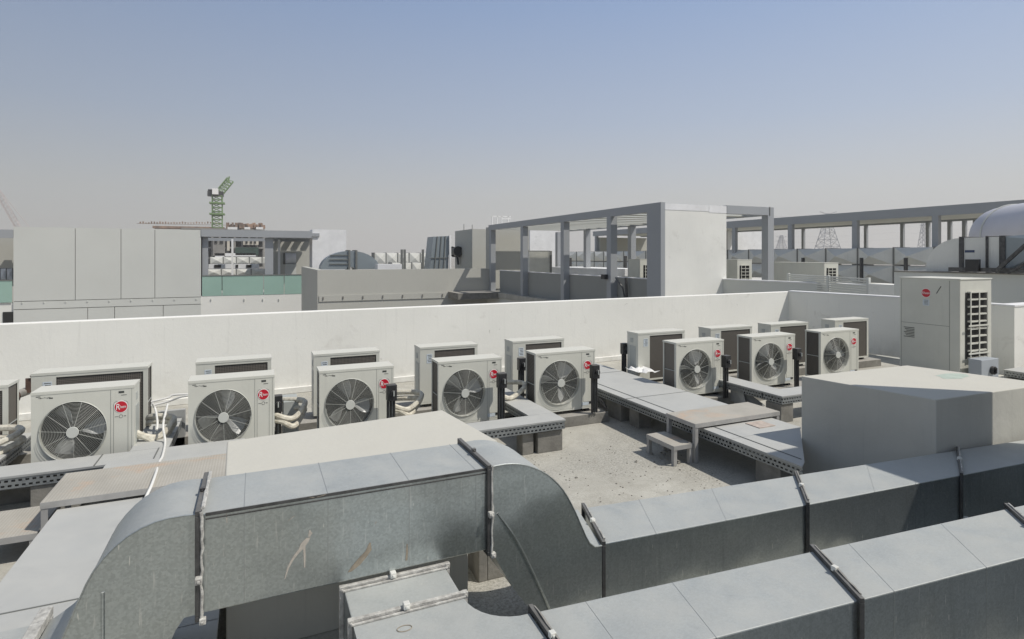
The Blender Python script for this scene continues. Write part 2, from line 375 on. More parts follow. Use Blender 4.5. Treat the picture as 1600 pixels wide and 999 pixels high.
# ------------------------------------------------------------------ condensing unit prototype
UW, UD, UH = 0.98, 0.33, 0.867
FCX, FCZ, FR = 0.39, 0.42, 0.315
def make_unit(wide=1.0):
    root = thing('condensing_unit', 'unit', 'air conditioner')
    W = UW * wide
    # casing: lid, base, sides, front panel with round opening, back frame
    m = MB()
    m.box(-.003, -.004, UH - .03, W + .003, UD + .004, UH)
    m.box(0, .002, 0, W, UD - .002, .028)
    m.box(W - .002, .001, .028, W - .001, UD, UH - .03)
    m.box(W - .24, UD - .003, .028, W - .001, UD - .001, UH - .03)
    m.box(.001, UD - .025, .028, .05, UD, UH - .03)                   # back left post
    m.box(0.0, .001, .028, .004, .045, UH - .03)                      # side posts
    m.box(.05, UD - .006, UH - .06, W - .24, UD, UH - .03)
    # front panel
    angs = sorted([2 * math.pi * k / 56 for k in range(56)] + [math.atan2(zz - FCZ, xx - FCX) % (2 * math.pi) for xx in (0, W) for zz in (.028, UH - .03)])
    inn, out = [], []
    for a in angs:
        ca, sa = math.cos(a), math.sin(a); ts = []
        if ca > 1e-6: ts.append((W - FCX) / ca)
        if ca < -1e-6: ts.append((0 - FCX) / ca)
        if sa > 1e-6: ts.append((UH - .03 - FCZ) / sa)
        if sa < -1e-6: ts.append((.028 - FCZ) / sa)
        t = min(ts); out.append((FCX + ca * t, 0, FCZ + sa * t)); inn.append((FCX + ca * FR, 0, FCZ + sa * FR))
    k = len(angs); deep = [(p[0], .05, p[2]) for p in inn]
    m.add(out + inn + deep, [(i, (i + 1) % k, k + (i + 1) % k, k + i) for i in range(k)] + [(k + i, k + (i + 1) % k, 2 * k + (i + 1) % k, 2 * k + i) for i in range(k)])
    m.build('casing', casing, root, smooth=False)
    # dark well
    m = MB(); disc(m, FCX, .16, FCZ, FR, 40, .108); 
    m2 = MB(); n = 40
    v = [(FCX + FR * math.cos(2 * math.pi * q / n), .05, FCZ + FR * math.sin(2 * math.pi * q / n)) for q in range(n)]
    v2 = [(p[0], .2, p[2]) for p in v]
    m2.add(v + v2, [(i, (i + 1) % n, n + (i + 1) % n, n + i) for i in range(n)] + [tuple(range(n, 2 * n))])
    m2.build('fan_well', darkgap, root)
    # coil behind and on the left
    m = MB(); m.box(.05, UD - .02, .03, W - .24, UD - .012, UH - .06); m.box(.012, .045, .03, .02, UD - .025, UH - .032)
    m.build('coil_guard', coil_m, root)
    m = MB(); m.box(.04, .045, .03, .046, UD - .03, UH - .04); m.box(.0, .045, .405, .006, UD - .025, .415)
    m.build('coil_frame', casing_side, root)
    # fan
    m = MB()
    for b_ in range(3):
        a0 = b_ * 2 * math.pi / 3; r0, r1 = .07, FR * .93; row = []
        for i in range(7):
            r = r0 + (r1 - r0) * i / 6; half = 0.20 + 0.15 * math.sin(math.pi * i / 7)
            row.append([(FCX + r * math.cos(a0 + s * half + .15 * i / 6), .12 + s * .065, FCZ + r * math.sin(a0 + s * half + .15 * i / 6)) for s in (-1, 0, 1)])
        vs_ = [p for g in row for p in g]
        m.add(vs_, [(i * 3 + j, i * 3 + j + 1, i * 3 + j + 4, i * 3 + j + 3) for i in range(6) for j in range(2)])
    # shift geometry so the fan turns about its own centre
    fan = m.build('fan', blade_m, root)
    for v in fan.data.vertices: v.co -= Vector((FCX, 0, FCZ))
    fan.location = (FCX, 0, FCZ)
    s_ = fan.modifiers.new('thickness', 'SOLIDIFY'); s_.thickness = .004
    # guard
    m = MB()
    for i in range(20):
        r = .06 + (FR + .006 - .06) * i / 19; y = -.022 - .012 * math.cos(min(1, r / FR) * math.pi / 2)
        if i == 19: y = -.006
        m.tube([(FCX + r * math.cos(2 * math.pi * q / 40), y, FCZ + r * math.sin(2 * math.pi * q / 40)) for q in range(40)], .0014 if i < 19 else .005, 4, closed=True)
    for i in range(4):                                                # extra lip rings hanging proud below
        r = FR + .004 - i * .004
        m.tube([(FCX + r * math.cos(a), -.006 - .012 * i, FCZ + r * math.sin(a)) for a in [math.pi * (1.02 + .96 * q / 24) for q in range(25)]], .0016, 4)
    for q in range(11):
        a = 2 * math.pi * (q + .3) / 11
        m.bar((FCX + .05 * math.cos(a), -.037, FCZ + .05 * math.sin(a)), (FCX + (FR + .003) * math.cos(a), -.012, FCZ + (FR + .003) * math.sin(a)), .0038, .0038, up=(0, 1, 0))
    m.build('fan_guard', wire_m, root)
    m = MB(); disc(m, FCX, -.034, FCZ, .06, 28, .012); m.build('hub_cap', hub_m, root, bevel=.003)
    # front details
    m = MB(); px = W - .235
    m.box(px, -.0015, .03, px + .003, .001, UH - .033)
    m.box(W - .026, -.0015, .03, W - .0235, .001, UH - .033)
        # rounded panel outline
    x0, x1, z0, z1, rr = W - .205, W - .062, .10, .70, .03
    path = []
    for (cx_, cz_, s0) in ((x1 - rr, z1 - rr, 0), (x0 + rr, z1 - rr, 1), (x0 + rr, z0 + rr, 2), (x1 - rr, z0 + rr, 3)):
        for q in range(5):
            a = math.pi / 2 * (s0 + q / 4); path.append((cx_ + rr * math.cos(a), -.001, cz_ + rr * math.sin(a)))
    m.tube(path, .0016, 4, closed=True)
    m.build('panel_seams', seam_m, root)
    bx, bz, br = W - .132, .640, .061
    bd = MB(); disc(bd, bx, -.0005, bz, br + .006, 32, .002, 1.05); badge = bd.build('badge', white_m, root)
    bd = MB(); disc(bd, bx, -.003, bz, br - .001, 32, .0012, 1.05); bd.build('badge_field', red_m, badge)
    text_mesh('badge_letter', 'R', .094, white_m, badge, (bx - .054, -.0055, bz - .030), 0.1, .80)
    text_mesh('badge_lettering', 'heem', .046, white_m, badge, (bx - .010, -.0055, bz - .015), 0.25, .60)
    m = MB()
    m.box(.045, -.002, .815, .085, 0, .822)
    for i in range(9): m.box(.07 + i * .013, -.002, .800 - .004 * math.sin(i * 1.3), .078 + i * .013, 0, .806 + .003 * math.sin(i * 2))
    m.box(.165, -.002, .79, .20, 0, .80)
    m.build('script_mark', ink_m, root); m = MB()
    m.box(W - .155, -.002, .79, W - .10, 0, .812)
    m.box(W - .13, -.002, .765, W - .075, 0, .770)
    m.build('model_mark', ink_m, root); m = MB()
    m.tube([(bx + .018 * math.cos(2 * math.pi * q / 16), -.001, .535 + .018 * math.sin(2 * math.pi * q / 16)) for q in range(16)], .0018, 4, closed=True)
    m.box(bx - .06, -.002, .532, bx - .025, 0, .536); m.box(bx + .03, -.002, .533, bx + .05, 0, .539)
    m.build('round_mark', ink_m, root)
    m = MB(); m.box(W - .23, -.003, .05, W - .11, -.001, .095); st = m.build('rating_sticker', stick_m, root)
    m = MB(); m.box(W - .105, -.006, .07, W - .05, -.001, .098); m.build('sticker_block', blackp, st)
    # back label + side handle
    m = MB(); m.box(W - .20, UD, .62, W - .11, UD + .002, .76); bl = m.build('data_plate', stick_m, root)
    m = MB()
    for i in range(5): m.box(W - .19, UD + .002, .745 - i * .024, W - .125 - .008 * (i % 3), UD + .003, .737 - i * .024)
    m.build('data_lines', ink_m, bl)
    m = MB(); m.box(W - .001, .08, .16, W + .004, .26, .62); m.box(W - .001, .10, .68, W + .004, .18, .76); m.build('service_cover', casing_side, root)
    for x in (.12, W - .14):
        m = MB(); m.box(x, .02, -.05, x + .05, UD - .02, 0); m.build('foot', blackp, root)
    return root

# plinths
def simple(name, label, cat, mtl, boxes, loc, group=None, bevel=.006):
    m = MB()
    for b_ in boxes: m.box(*b_)
    return tag(m.build(name, mtl, None, loc, bevel=bevel), label, cat, group)
simple('concrete_plinth', 'low raw concrete plinth under the front row of units on the left', 'plinth', conc, [(-4.2, 7.22, 0, 4.78, 7.8, .15)], (0, 7.5, 0))
simple('concrete_plinth', 'low raw concrete plinth under the front row of units right of the walkway', 'plinth', conc, [(6.03, 7.22, 0, 10.7, 7.8, .15)], (8, 7.5, 0))
simple('concrete_plinth', 'low raw concrete plinth under the rear row of units on the left', 'plinth', conc, [(-4.2, 8.42, 0, 4.84, 9.0, .15)], (0, 8.7, 0))
simple('concrete_plinth', 'low raw concrete plinth under the rear row of units right of the walkway', 'plinth', conc, [(6.03, 8.42, 0, 12.8, 9.0, .15)], (8, 8.7, 0))

proto = make_unit()
HUBX = [-1.775, -.36, 1.07, 2.565, 4.095, 6.555, 8.215, 9.95]
FL = ['front row condensing unit farthest left, its whole fan in view above a slotted tray',
      'front row condensing unit behind the left corner of the cream block',
      'third front row condensing unit from the left, base hidden by the cream block',
      'front row condensing unit standing just above the right end of the big cream block',
      'front row condensing unit left of the walkway, black switch post at its corner',
      'front row condensing unit just right of the long grey walkway',
      'middle one of the three front row condensing units right of the walkway',
      'front row condensing unit farthest right, half its front in shadow']
FA = [-4, -48, -22, 8, 45, -62, -30, 0]
G = 'condensing units in two rows along the roof'
units = []
UX = [-2.09, -.688, .709, 2.207, 3.64, 6.148, 7.772, 9.474]
USX = [.91, .91, .925, .93, 1.01, 1.015, 1.06, 1.06]; USZ = [.975, .975, .98, .985, 1, 1, 1, 1]; UZ = [.215, .21, .205, .2, .2, .2, .2, .2]
for i, hx in enumerate(HUBX):
    o = proto if i == 0 else copy_tree(proto)
    units.append(o)
    o.location = (UX[i], 7.35, UZ[i]); o.scale = (USX[i], 1, USZ[i]); o['label'] = FL[i]; o['group'] = G
    for c in kids(o):
        if c.name.startswith('fan') and c.name.split('.')[0] == 'fan': c.rotation_euler = (0, R(-FA[i]), 0)
BX = [.197, 1.669, 3.21, 4.77, 7.35, 9.05, 10.64, 12.56]
BSX = [.93, .94, .95, .97, 1.08, 1.09, 1.1, 1.12]
BL = ['rear row condensing unit showing its coil behind the second front unit from the left',
      'rear row condensing unit showing its coil behind the third front unit from the left',
      'rear row condensing unit behind the front unit above the right end of the block',
      'rear row condensing unit behind the front unit left of the walkway',
      'rear row condensing unit beside the walkway, grey side and brown coil in view',
      'second rear row condensing unit right of the walkway, coil between two front units',
      'rear row condensing unit third to the right of the walkway, mostly hidden',
      'rear row condensing unit farthest right, in front of the shaded side parapet']
rear = []
for i, xr in enumerate(BX):
    o = copy_tree(proto); o.location = (xr, 8.55 + UD, .2); o.rotation_euler = (0, 0, math.pi)
    o.scale = (BSX[i], 1, 1); o['label'] = BL[i]; o['group'] = G; rear.append(o)
wide = make_unit(1.2)
wide.location = (-1.24, 8.5 + UD, .2); wide.rotation_euler = (0, 0, math.pi)
tag(wide, 'wider rear row condensing unit with dark coil behind the far left front unit', 'air conditioner', G)
o = copy_tree(proto); o.location = at(12, 588, Y=8.0).x, 8.0 + UD, .2; o.rotation_euler = (0, 0, math.pi)
o.location.z = .2
tag(o, 'rear row condensing unit cut by the left edge of the photo', 'air conditioner', G)
bpy.context.view_layer.update()

# ------------------------------------------------------------------ isolator switches on posts
def make_switch():
    root = thing('isolator_switch', 'x', 'switch')
    m = MB(); m.box(-.06, 0, .50, .06, .10, .70); bx = m.build('switch_box', blackp, root, bevel=.008)
    m = MB(); disc(m, .012, 0, .60, .036, 20, .03); kn = m.build('rotary_knob', blackp, root, bevel=.004)
    m = MB(); m.box(.006, -.045, .57, .018, -.03, .63); m.build('knob_grip', casing_side, kn)
    for x, r_ in ((-.045, .016), (-.005, .012), (.035, .014)):
        m = MB(); m.tube([(x, .05, 0), (x, .05, .3), (x, .05, .50)], r_, 8); m.build('conduit', blackp if x < 0.03 else greycable, root, smooth=True)
    m = MB(); m.box(-.02, .066, 0, .03, .08, .66); m.build('post', casing_side, root)
    return root
sw = make_switch()
SWS = [(613, 602, 7.1, 'black isolator switch at the right corner of the third front unit, above the cream block'),
       (786, 584, 7.15, 'black isolator switch beside the front unit above the end of the cream block'),
       (932, 571, 7.15, 'black isolator switch on a post between the front unit and the long walkway'),
       (817, 560, 8.3, 'black isolator switch before a rear unit, left of the walkway front unit'),
       (978, 537, 8.9, 'black isolator switch near the white wall, left of a rear unit'),
       (1138, 556, 7.15, 'black isolator switch on a post right of the first front unit beyond the walkway'),
       (1249, 545, 7.15, 'black isolator switch on a post left of the farthest right front unit'),
       (433, 619, 7.5, 'black isolator switch on a post right of the second front unit, beside lagged pipes')]
for i, (x, y, Y, lb) in enumerate(SWS):
    o = sw if i == 0 else copy_tree(sw)
    p = at(x, y, Y=Y); o.location = (p.x, p.y, max(0.0, p.z - .70)); o['label'] = lb; o['group'] = 'black isolator switches beside the units'

# loose flexible cables by the walkway switch
p = at(932, 571, Y=7.15)
m = MB()
for k in range(4):
    m.tube(smooth_path([(p.x + .03, 7.2, .45 - .02 * k), (p.x + .10 + .02 * k, 7.2, .30 - .02 * k), (p.x + .22 + .015 * k, 7.28, .22 - .012 * k), (p.x + .26, 7.42, .27), (p.x + .14, 7.5, .34)]), .010, 6)
tag(m.build('cable_loops', greycable, None, (p.x, 7.2, .2), smooth=True), 'black cable loops hanging behind the switch post by the walkway', 'cables')

# ------------------------------------------------------------------ cable trays and walkways
def perf_strip(m, a, b, z0, z1, th=.002):
    """steel side with two staggered rows of slots, real openings"""
    a = Vector((a[0], a[1], 0)); b = Vector((b[0], b[1], 0)); L = (b - a).length; d = (b - a) / L
    pitch = .052; n = max(1, int(L / pitch)); pitch = L / n; h = z1 - z0
    zs = [0, .16, .36, .62, .82, 1]
    for row in range(5):
        za, zb = z0 + h * zs[row], z0 + h * zs[row + 1]
        if row in (0, 2, 4):
            p, q = a, b; m.add([(p.x, p.y, za), (q.x, q.y, za), (q.x, q.y, zb), (p.x, p.y, zb)], [(0, 1, 2, 3)])
        else:
            off = 0 if row == 1 else .5
            for i in range(n + 1):
                s0 = (i + off - .5 + .28) * pitch; s1 = (i + off + .5 - .28) * pitch
                s0 = max(0, min(L, s0 + 0)); s1 = max(0, min(L, s1 + 0))
                if s1 - s0 < 1e-4: continue
                p = a + d * s0; q = a + d * s1
                m.add([(p.x, p.y, za), (q.x, q.y, za), (q.x, q.y, zb), (p.x, p.y, zb)], [(0, 1, 2, 3)])
def tray(label, x0, y0, x1, y1, ztop=.40, name='cable_tray', ribs=(), group=None, h=.12, ends=True):
    t = thing(name, label, 'walkway' if name == 'walkway' else 'cable tray', ((x0 + x1) / 2, (y0 + y1) / 2, ztop - h), group)
    m = MB(); m.box(x0 - .008, y0 - .008, ztop - .004, x1 + .008, y1 + .008, ztop)
    m.box(x0 - .008, y0 - .008, ztop - .02, x0 - .005, y1 + .008, ztop - .004); m.box(x1 + .005, y0 - .008, ztop - .02, x1 + .008, y1 + .008, ztop - .004)
    m.box(x0 - .005, y0 - .008, ztop - .02, x1 + .005, y0 - .005, ztop - .004)
    m.build('cover', sheet, t)
    if ribs:
        m = MB()
        for r_ in ribs:
            if r_[0] == 'x': m.box(r_[1], y0 - .008, ztop + .0005, r_[1] + .012, y1 + .008, ztop + .006)
            else: m.box(x0 - .008, r_[1], ztop + .0005, x1 + .008, r_[1] + .010, ztop + .004)
        m.build('cover_joint', seam_m, t)
    for (a, b) in (((x0, y0), (x0, y1)), ((x1, y0), (x1, y1)), ((x0, y0), (x1, y0)), ((x0, y1), (x1, y1))):
        m = MB(); perf_strip(m, a, b, ztop - h, ztop - .021); o = m.build('perforated_side', perf_m, t)
        o.modifiers.new('thickness', 'SOLIDIFY').thickness = .003
    m = MB(); m.box(x0 + .006, y0 + .006, ztop - h - .002, x1 - .006, y1 - .006, ztop - h); m.build('tray_base', perf_m, t)
    return t
tray('covered cable tray with slotted sides running in front of the far left unit', -3.6, 6.82, -.12, 7.16, ribs=(('x', -1.45), ('x', -.95)))
tray('grey covered cable tray running back between the two far left front units', -1.2, 7.18, -.86, 8.4, ribs=(('y', 7.7),))
tray('grey covered cable tray left of the far left front unit', -2.78, 7.18, -2.36, 8.4)
tray('L end of covered cable tray with slotted front on blocks beside the open roof floor', 1.9, 6.36, 3.56, 6.68, ribs=())
tray('short covered cable tray joining the L end tray from between two front units', 3.22, 6.70, 3.56, 8.35)
wk = tray('long wide grey covered walkway with slotted side running to the white wall', 4.88, 4.92, 5.98, 10.6, name='walkway', ribs=(('x', 5.03), ('y', 6.9), ('y', 8.6)))
m = MB(); m.quadbox([(4.872, 3.98), (5.0, 4.06), (5.97, 4.908), (4.872, 4.908)], .396, .40); m.build('end_cover', sheet, wk)
m = MB(); m.quadbox([(5.03, 4.12), (5.042, 4.13), (5.042, 4.908), (5.03, 4.908)], .4005, .406); m.build('cover_joint', seam_m, wk)
m = MB(); perf_strip(m, (4.88, 3.98), (4.88, 4.915), .28, .379); o = m.build('perforated_side', perf_m, wk); o.modifiers.new('thickness', 'SOLIDIFY').thickness = .003
m = MB(); m.box(4.872, 3.98, .38, 4.875, 4.908, .3955); m.build('cover_lip', sheet, wk)
tray('covered cable tray beside the seventh front unit, running from the rear row', 7.05, 6.47, 7.4, 8.35, group=None)
tray('covered cable tray end lying behind the near cream block on the right', 7.05, 6.1, 9.4, 6.45)
tray('wide grey covered walkway in the lower left corner with white scratches', -1.46, 3.66, -.2, 5.75, name='walkway', ribs=(('y', 4.2),))
tray('light covered tray in front of the tall condensing unit', 13.0, 4.6, 13.6, 6.2, .3)
tray('grey sheet cover filling the space behind the wide left platform', -1.34, 6.48, -.2, 6.805)
tray('short shaded sheet cover under the raised duct beside the big cream block', -.44, 3.0, -.2, 3.65)
# blocks
BLK = [((3.00, 6.42, 0, 3.15, 6.60, .26), 'small grey concrete block under the L end tray, the left one'),
       ((3.20, 6.40, 0, 3.55, 6.68, .26), 'wide raw concrete block under the end of the L end tray'),
       ((4.95, 7.15, 0, 5.35, 7.55, .27), 'raw concrete block under the walkway beside the switch post'),
       ((4.98, 6.75, 0, 5.2, 6.98, .27), 'raw concrete block under the walkway, behind the platform step'),
       ((4.92, 4.28, 0, 5.2, 4.6, .27), 'raw concrete block under the near end of the long walkway'),
       ((7.05, 6.12, 0, 7.3, 6.4, .27), 'raw concrete block under the corner tray by the near cream block'),
       ((-2.9, 6.84, 0, -2.45, 7.1, .27), 'raw concrete block under the tray at the left edge of the photo'),
       ((-1.95, 6.84, 0, -1.55, 7.1, .27), 'raw concrete block under the tray in front of the far left unit'),
       ((-1.4, 3.9, 0, -.5, 4.2, .27), 'raw concrete block under the lower left walkway')]
for b_, lb in BLK:
    simple('concrete_block', lb, 'block', conc, [b_], ((b_[0] + b_[3]) / 2, (b_[1] + b_[4]) / 2, 0), 'concrete blocks under trays and walkways')

random.seed(31)
m = MB()
for k in range(420):
    if k % 3: x_, y_ = random.uniform(1.8, 4.8), random.uniform(3.9, 6.3)
    else: x_, y_ = random.uniform(-3.5, 9), random.uniform(3.9, 10.2)
    r_ = random.uniform(.003, .009) * (2.2 if random.random() < .06 else 1); a_ = random.uniform(0, 3)
    m.quadbox([(x_ + r_ * math.cos(a_ + q * 1.57) * random.uniform(.7, 1.5), y_ + r_ * math.sin(a_ + q * 1.57) * random.uniform(.7, 1.5)) for q in range(4)], .0005, r_ * .8)
tag(m.build('debris', mat('loose_plaster_crumbs', (.33, .315, .275), .95, 0, .5, 20)), kind='stuff')
random.seed(12)
def crumple(label, c, sx, sy, mtl, cat='litter'):
    m = MB(); n = 5; vs_ = [(c.x + (i / n - .5) * sx + random.uniform(-.02, .02), c.y + (j / n - .5) * sy + random.uniform(-.02, .02), c.z + .01 + random.uniform(0, .05)) for j in range(n + 1) for i in range(n + 1)]
    m.add(vs_, [(j * (n + 1) + i, j * (n + 1) + i + 1, (j + 1) * (n + 1) + i + 1, (j + 1) * (n + 1) + i) for j in range(n) for i in range(n)])
    o = m.build('crumpled_sheet', mtl, None, c); o.modifiers.new('t', 'SOLIDIFY').thickness = .003; tag(o, label, cat)
crumple('crumpled white sheet lying on the long walkway beside the rear unit', at(1003, 581, z=.41), .34, .5, white_m)
m = MB(); q = at(1188, 664, z=.401); m.box(q.x - .13, q.y - .11, .4005, q.x + .13, q.y + .11, .409)
tag(m.build('floor_tile', mat('pinkish_tile', (.52, .44, .38), .8, 0, .3, 12), None, (q.x, q.y, .4)), 'small pinkish tile lying on the walkway behind the step platform', 'tile')

# ------------------------------------------------------------------ step platforms
def platform(label, x0, y0, x1, y1, z=.47, name='step_platform', cat='platform'):
    t = thing(name, label, cat, ((x0 + x1) / 2, (y0 + y1) / 2, 0))
    m = MB(); m.box(x0 + .003, y0 + .003, z - .006, x1 - .003, y1 - .003, z + .001); m.build('chequer_plate', chk, t)
    m = MB(); h = .05
    m.box(x0, y0, z - h, x1, y0 + .004, z); m.box(x0, y1 - .004, z - h, x1, y1, z); m.box(x0, y0 + .005, z - h, x0 + .004, y1 - .005, z); m.box(x1 - .004, y0 + .005, z - h, x1, y1 - .005, z)
    m.build('angle_frame', angle_m, t)
    for lx in (x0 + .004, x1 - .05):
        for ly in (y0 + .005, y1 - .051):
            m = MB(); m.box(lx, ly, 0, lx + .046, ly + .004, z - h - .0005); m.box(lx, ly + .0045, 0, lx + .004, ly + .046, z - h - .0005)
            m.build('leg', angle_m, t)
    return t
platform('beige chequer plate step platform bridging the long walkway', 4.74, 5.33, 6.12, 5.86)
platform('small low step in front of the platform that bridges the long walkway', 4.45, 5.36, 4.735, 5.88, .235, 'low_step', 'step')
platform('wide beige chequer plate platform on the left below the far left unit', -1.58, 5.76, -.19, 6.46)
platform('small low step left of the wide left platform', -2.05, 5.76, -1.60, 6.38, .235, 'low_step', 'step')

# ------------------------------------------------------------------ cream blocks (shaft heads)
t = thing('shaft_block', 'big cream painted concrete block behind the raised duct', 'block', (.7, 4.4, 0))
m = MB(); m.quadbox([(-.165, 3.92), (1.40, 3.92), (1.40, 4.80), (-.18, 4.64)], 0, .949); m.build('block_body', cream, t, bevel=.009)
m = MB(); m.quadbox([(-.17, 3.90), (1.62, 3.90), (1.50, 4.88), (-.19, 4.69)], .95, 1.10); m.build('cover_slab', cream, t, bevel=.009)
t = thing('shaft_block', 'large cream block with shaded near side and sunlit sloping top on the right', 'block', (6.3, 3.8, 0))
a, b_, d_ = at(1252, 588, z=1.10), at(1417, 571, z=1.10), at(1463, 625, z=1.10); e_ = at(1640, 600, z=1.10)
m = MB(); m.quadbox([(d_.x, d_.y), (e_.x, e_.y), (b_.x, b_.y), (a.x, a.y)], 0, 1.10); m.build('block_body', cream, t, bevel=.009)
m = MB(); cc = at(1490, 588, z=1.10); pts = []
random.seed(5)
for k in range(14):
    an = 2 * math.pi * k / 14; r_ = (.16 + .07 * random.random()); pts.append((cc.x + 1.2 * r_ * math.cos(an), cc.y + .55 * r_ * math.sin(an), 1.1015))
m.strip(pts); o = m.build('paint_smear', greenst, t)

# unseen fin added right of frame to cast shadow over near block and ducts
simple('added_shadow_fin', 'unseen wall fin added beyond the right edge to shadow the near cream block', 'wall', cream, [(6.95, -1.19, 0, 7.5, 2.651, 4.15)], (7.43, 1, 0))
# unseen block added behind the camera to darken floor and duct reflections
simple('added_shade_block', 'unseen block added behind the camera to shade the floor mirrored in the ducts', 'building', beige, [(5.8, -5.5, 0, 12.5, -1.2, 6.0)], (8, -4, 0), bevel=.02)

# ------------------------------------------------------------------ near ducts
def frame_x(m, X, y0, y1, z0, z1, w=.012, h=.03):
    """flange frame round a duct section across X"""
    m.box(X - w, y0 - h, z1 + .001, X + w, y1 + h, z1 + h); m.box(X - w, y0 - h, z0 - h, X + w, y1 + h, z0 - .001)
    m.box(X - w, y0 - h, z0 - .001, X + w, y0 - .001, z1 + .001); m.box(X - w, y1 + .001, z0 - .001, X + w, y1 + h, z1 + .001)
def skew_frame(m, p, yaxis, w, z0, z1, h=.028, t=.012):
    """flange frame at point p (front top corner) along yaxis width w"""
    d = yaxis.normalized(); nx = Vector((d.y, -d.x, 0))
    a = Vector((p.x, p.y, 0)) - d * h; b = Vector((p.x, p.y, 0)) + d * (w + h)
    for (q0, q1, za, zb) in ((a, b, z1 + .001, z1 + h), (a, b, z0 - h, z0 - .001), (a, a + d * (h - .001), z0 - .001, z1 + .001), (b - d * (h - .001), b, z0 - .001, z1 + .001)):
        m.quadbox([(q0 - nx * t)[:2], (q0 + nx * t)[:2], (q1 + nx * t)[:2], (q1 - nx * t)[:2]], za, zb)
def clamp(m, p, s=.022):
    s *= .72
    m.box(p[0] - s, p[1] - s, p[2] - s, p[0] + s, p[1] + s, p[2] + s)
    m.box(p[0] - s * .45, p[1] - s * 1.5, p[2] - s * .45, p[0] + s * .45, p[1] - s, p[2] + s * .45)

def curve_duct(name, outer, inner, y0, y1, parent, smooth=True, label=None):
    """bent section: outer/inner profiles in XZ with the same count"""
    n = len(outer); m = MB(); vs_ = []
    for (o_, i_) in zip(outer, inner):
        vs_ += [(o_[0], y0, o_[1]), (i_[0], y0, i_[1]), (i_[0], y1, i_[1]), (o_[0], y1, o_[1])]
    fs = []
    for k in range(n - 1):
        a = 4 * k; b = a + 4
        for j in range(4): fs.append((a + j, a + (j + 1) % 4, b + (j + 1) % 4, b + j))
    fs += [(0, 1, 2, 3), (4 * n - 4, 4 * n - 1, 4 * n - 2, 4 * n - 3)]
    m.add(vs_, fs); return m.build(name, galv, parent, smooth=smooth)
def resample(pts, n):
    pts = smooth_path([(p[0], 0, p[1]) for p in pts], 8)
    L = [0]
    for i in range(1, len(pts)): L.append(L[-1] + (pts[i] - pts[i - 1]).length)
    out = []
    for k in range(n):
        s = L[-1] * k / (n - 1); i = max(j for j in range(len(L)) if L[j] <= s + 1e-9); i = min(i, len(L) - 2)
        f = (s - L[i]) / max(1e-9, L[i + 1] - L[i]); q = pts[i].lerp(pts[i + 1], f); out.append((q.x, q.z))
    return out

BY0, BY1, BZ0, BZ1 = 3.12, 3.614, 0.743, 1.218
t = thing('raised_duct', 'galvanised rectangular duct bridging over on two curved drop elbows, stained with plaster', 'duct', (.5, 3.55, 0))
XL, XR = -.249, 1.236
m = MB(); m.box(XL, BY0, BZ0, XR, BY1, BZ1); m.build('straight_section', galv, t, bevel=.006)
m = MB()
seamline = mat('duct_seam_line', (0.33, 0.345, 0.34), 0.5, 0.4)
for x in (-.052, .342, .77, 1.16):
    q = MB(); q.box(x, BY0 - .0015, BZ0 + .01, x + .0025, BY0 + .003, BZ1 - .03); q.box(x, BY0 - .001, BZ1 - .001, x + .0025, BY1, BZ1 + .0012); q.build('seam', seamline, t)
m.box(XL + .03, BY0 - .006, BZ1 - .012, XR - .01, BY0 + .001, BZ1 + .003)
m.box(XL + .03, BY0 - .004, BZ1 - .03, XR - .01, BY0 + .001, BZ1 - .024)
m.build('edge_lip', flange_m, t)
# right drop elbow
outer = resample([(1.236, 1.218), (1.35, 1.223), (1.474, 1.199), (1.617, 1.123), (1.731, 1.009), (1.812, 0.871), (1.869, 0.748), (1.916, 0.653), (1.959, 0.61), (2.016, 0.605)], 22)
inner = resample([(1.236, 0.743), (1.27, 0.71), (1.331, 0.596), (1.426, 0.443), (1.522, 0.31), (1.636, 0.187), (1.788, 0.131), (2.016, 0.13)], 22)
er = curve_duct('drop_elbow', outer, inner, BY0, BY1, t)
for v in er.data.vertices:
    wx = v.co.x + .5
    if v.co.y > 0 and wx > 1.9: v.co.x += .13 * (wx - 1.9) / .116; v.co.y += .03 * (wx - 1.9) / .116
m = MB(); m.tube(smooth_path([(1.293, BY0 - .002, 0.947), (1.426, BY0 - .002, 0.748), (1.579, BY0 - .002, 0.434), (1.693, BY0 - .002, 0.168)]), .008, 6)
m.build('stiffener_rib', galv, er, smooth=True)
m = MB(); m.tube([(p[0], BY0 + .001, p[1] + .002) for p in outer], .005, 6); m.build('edge_lip', galv, er, smooth=True)
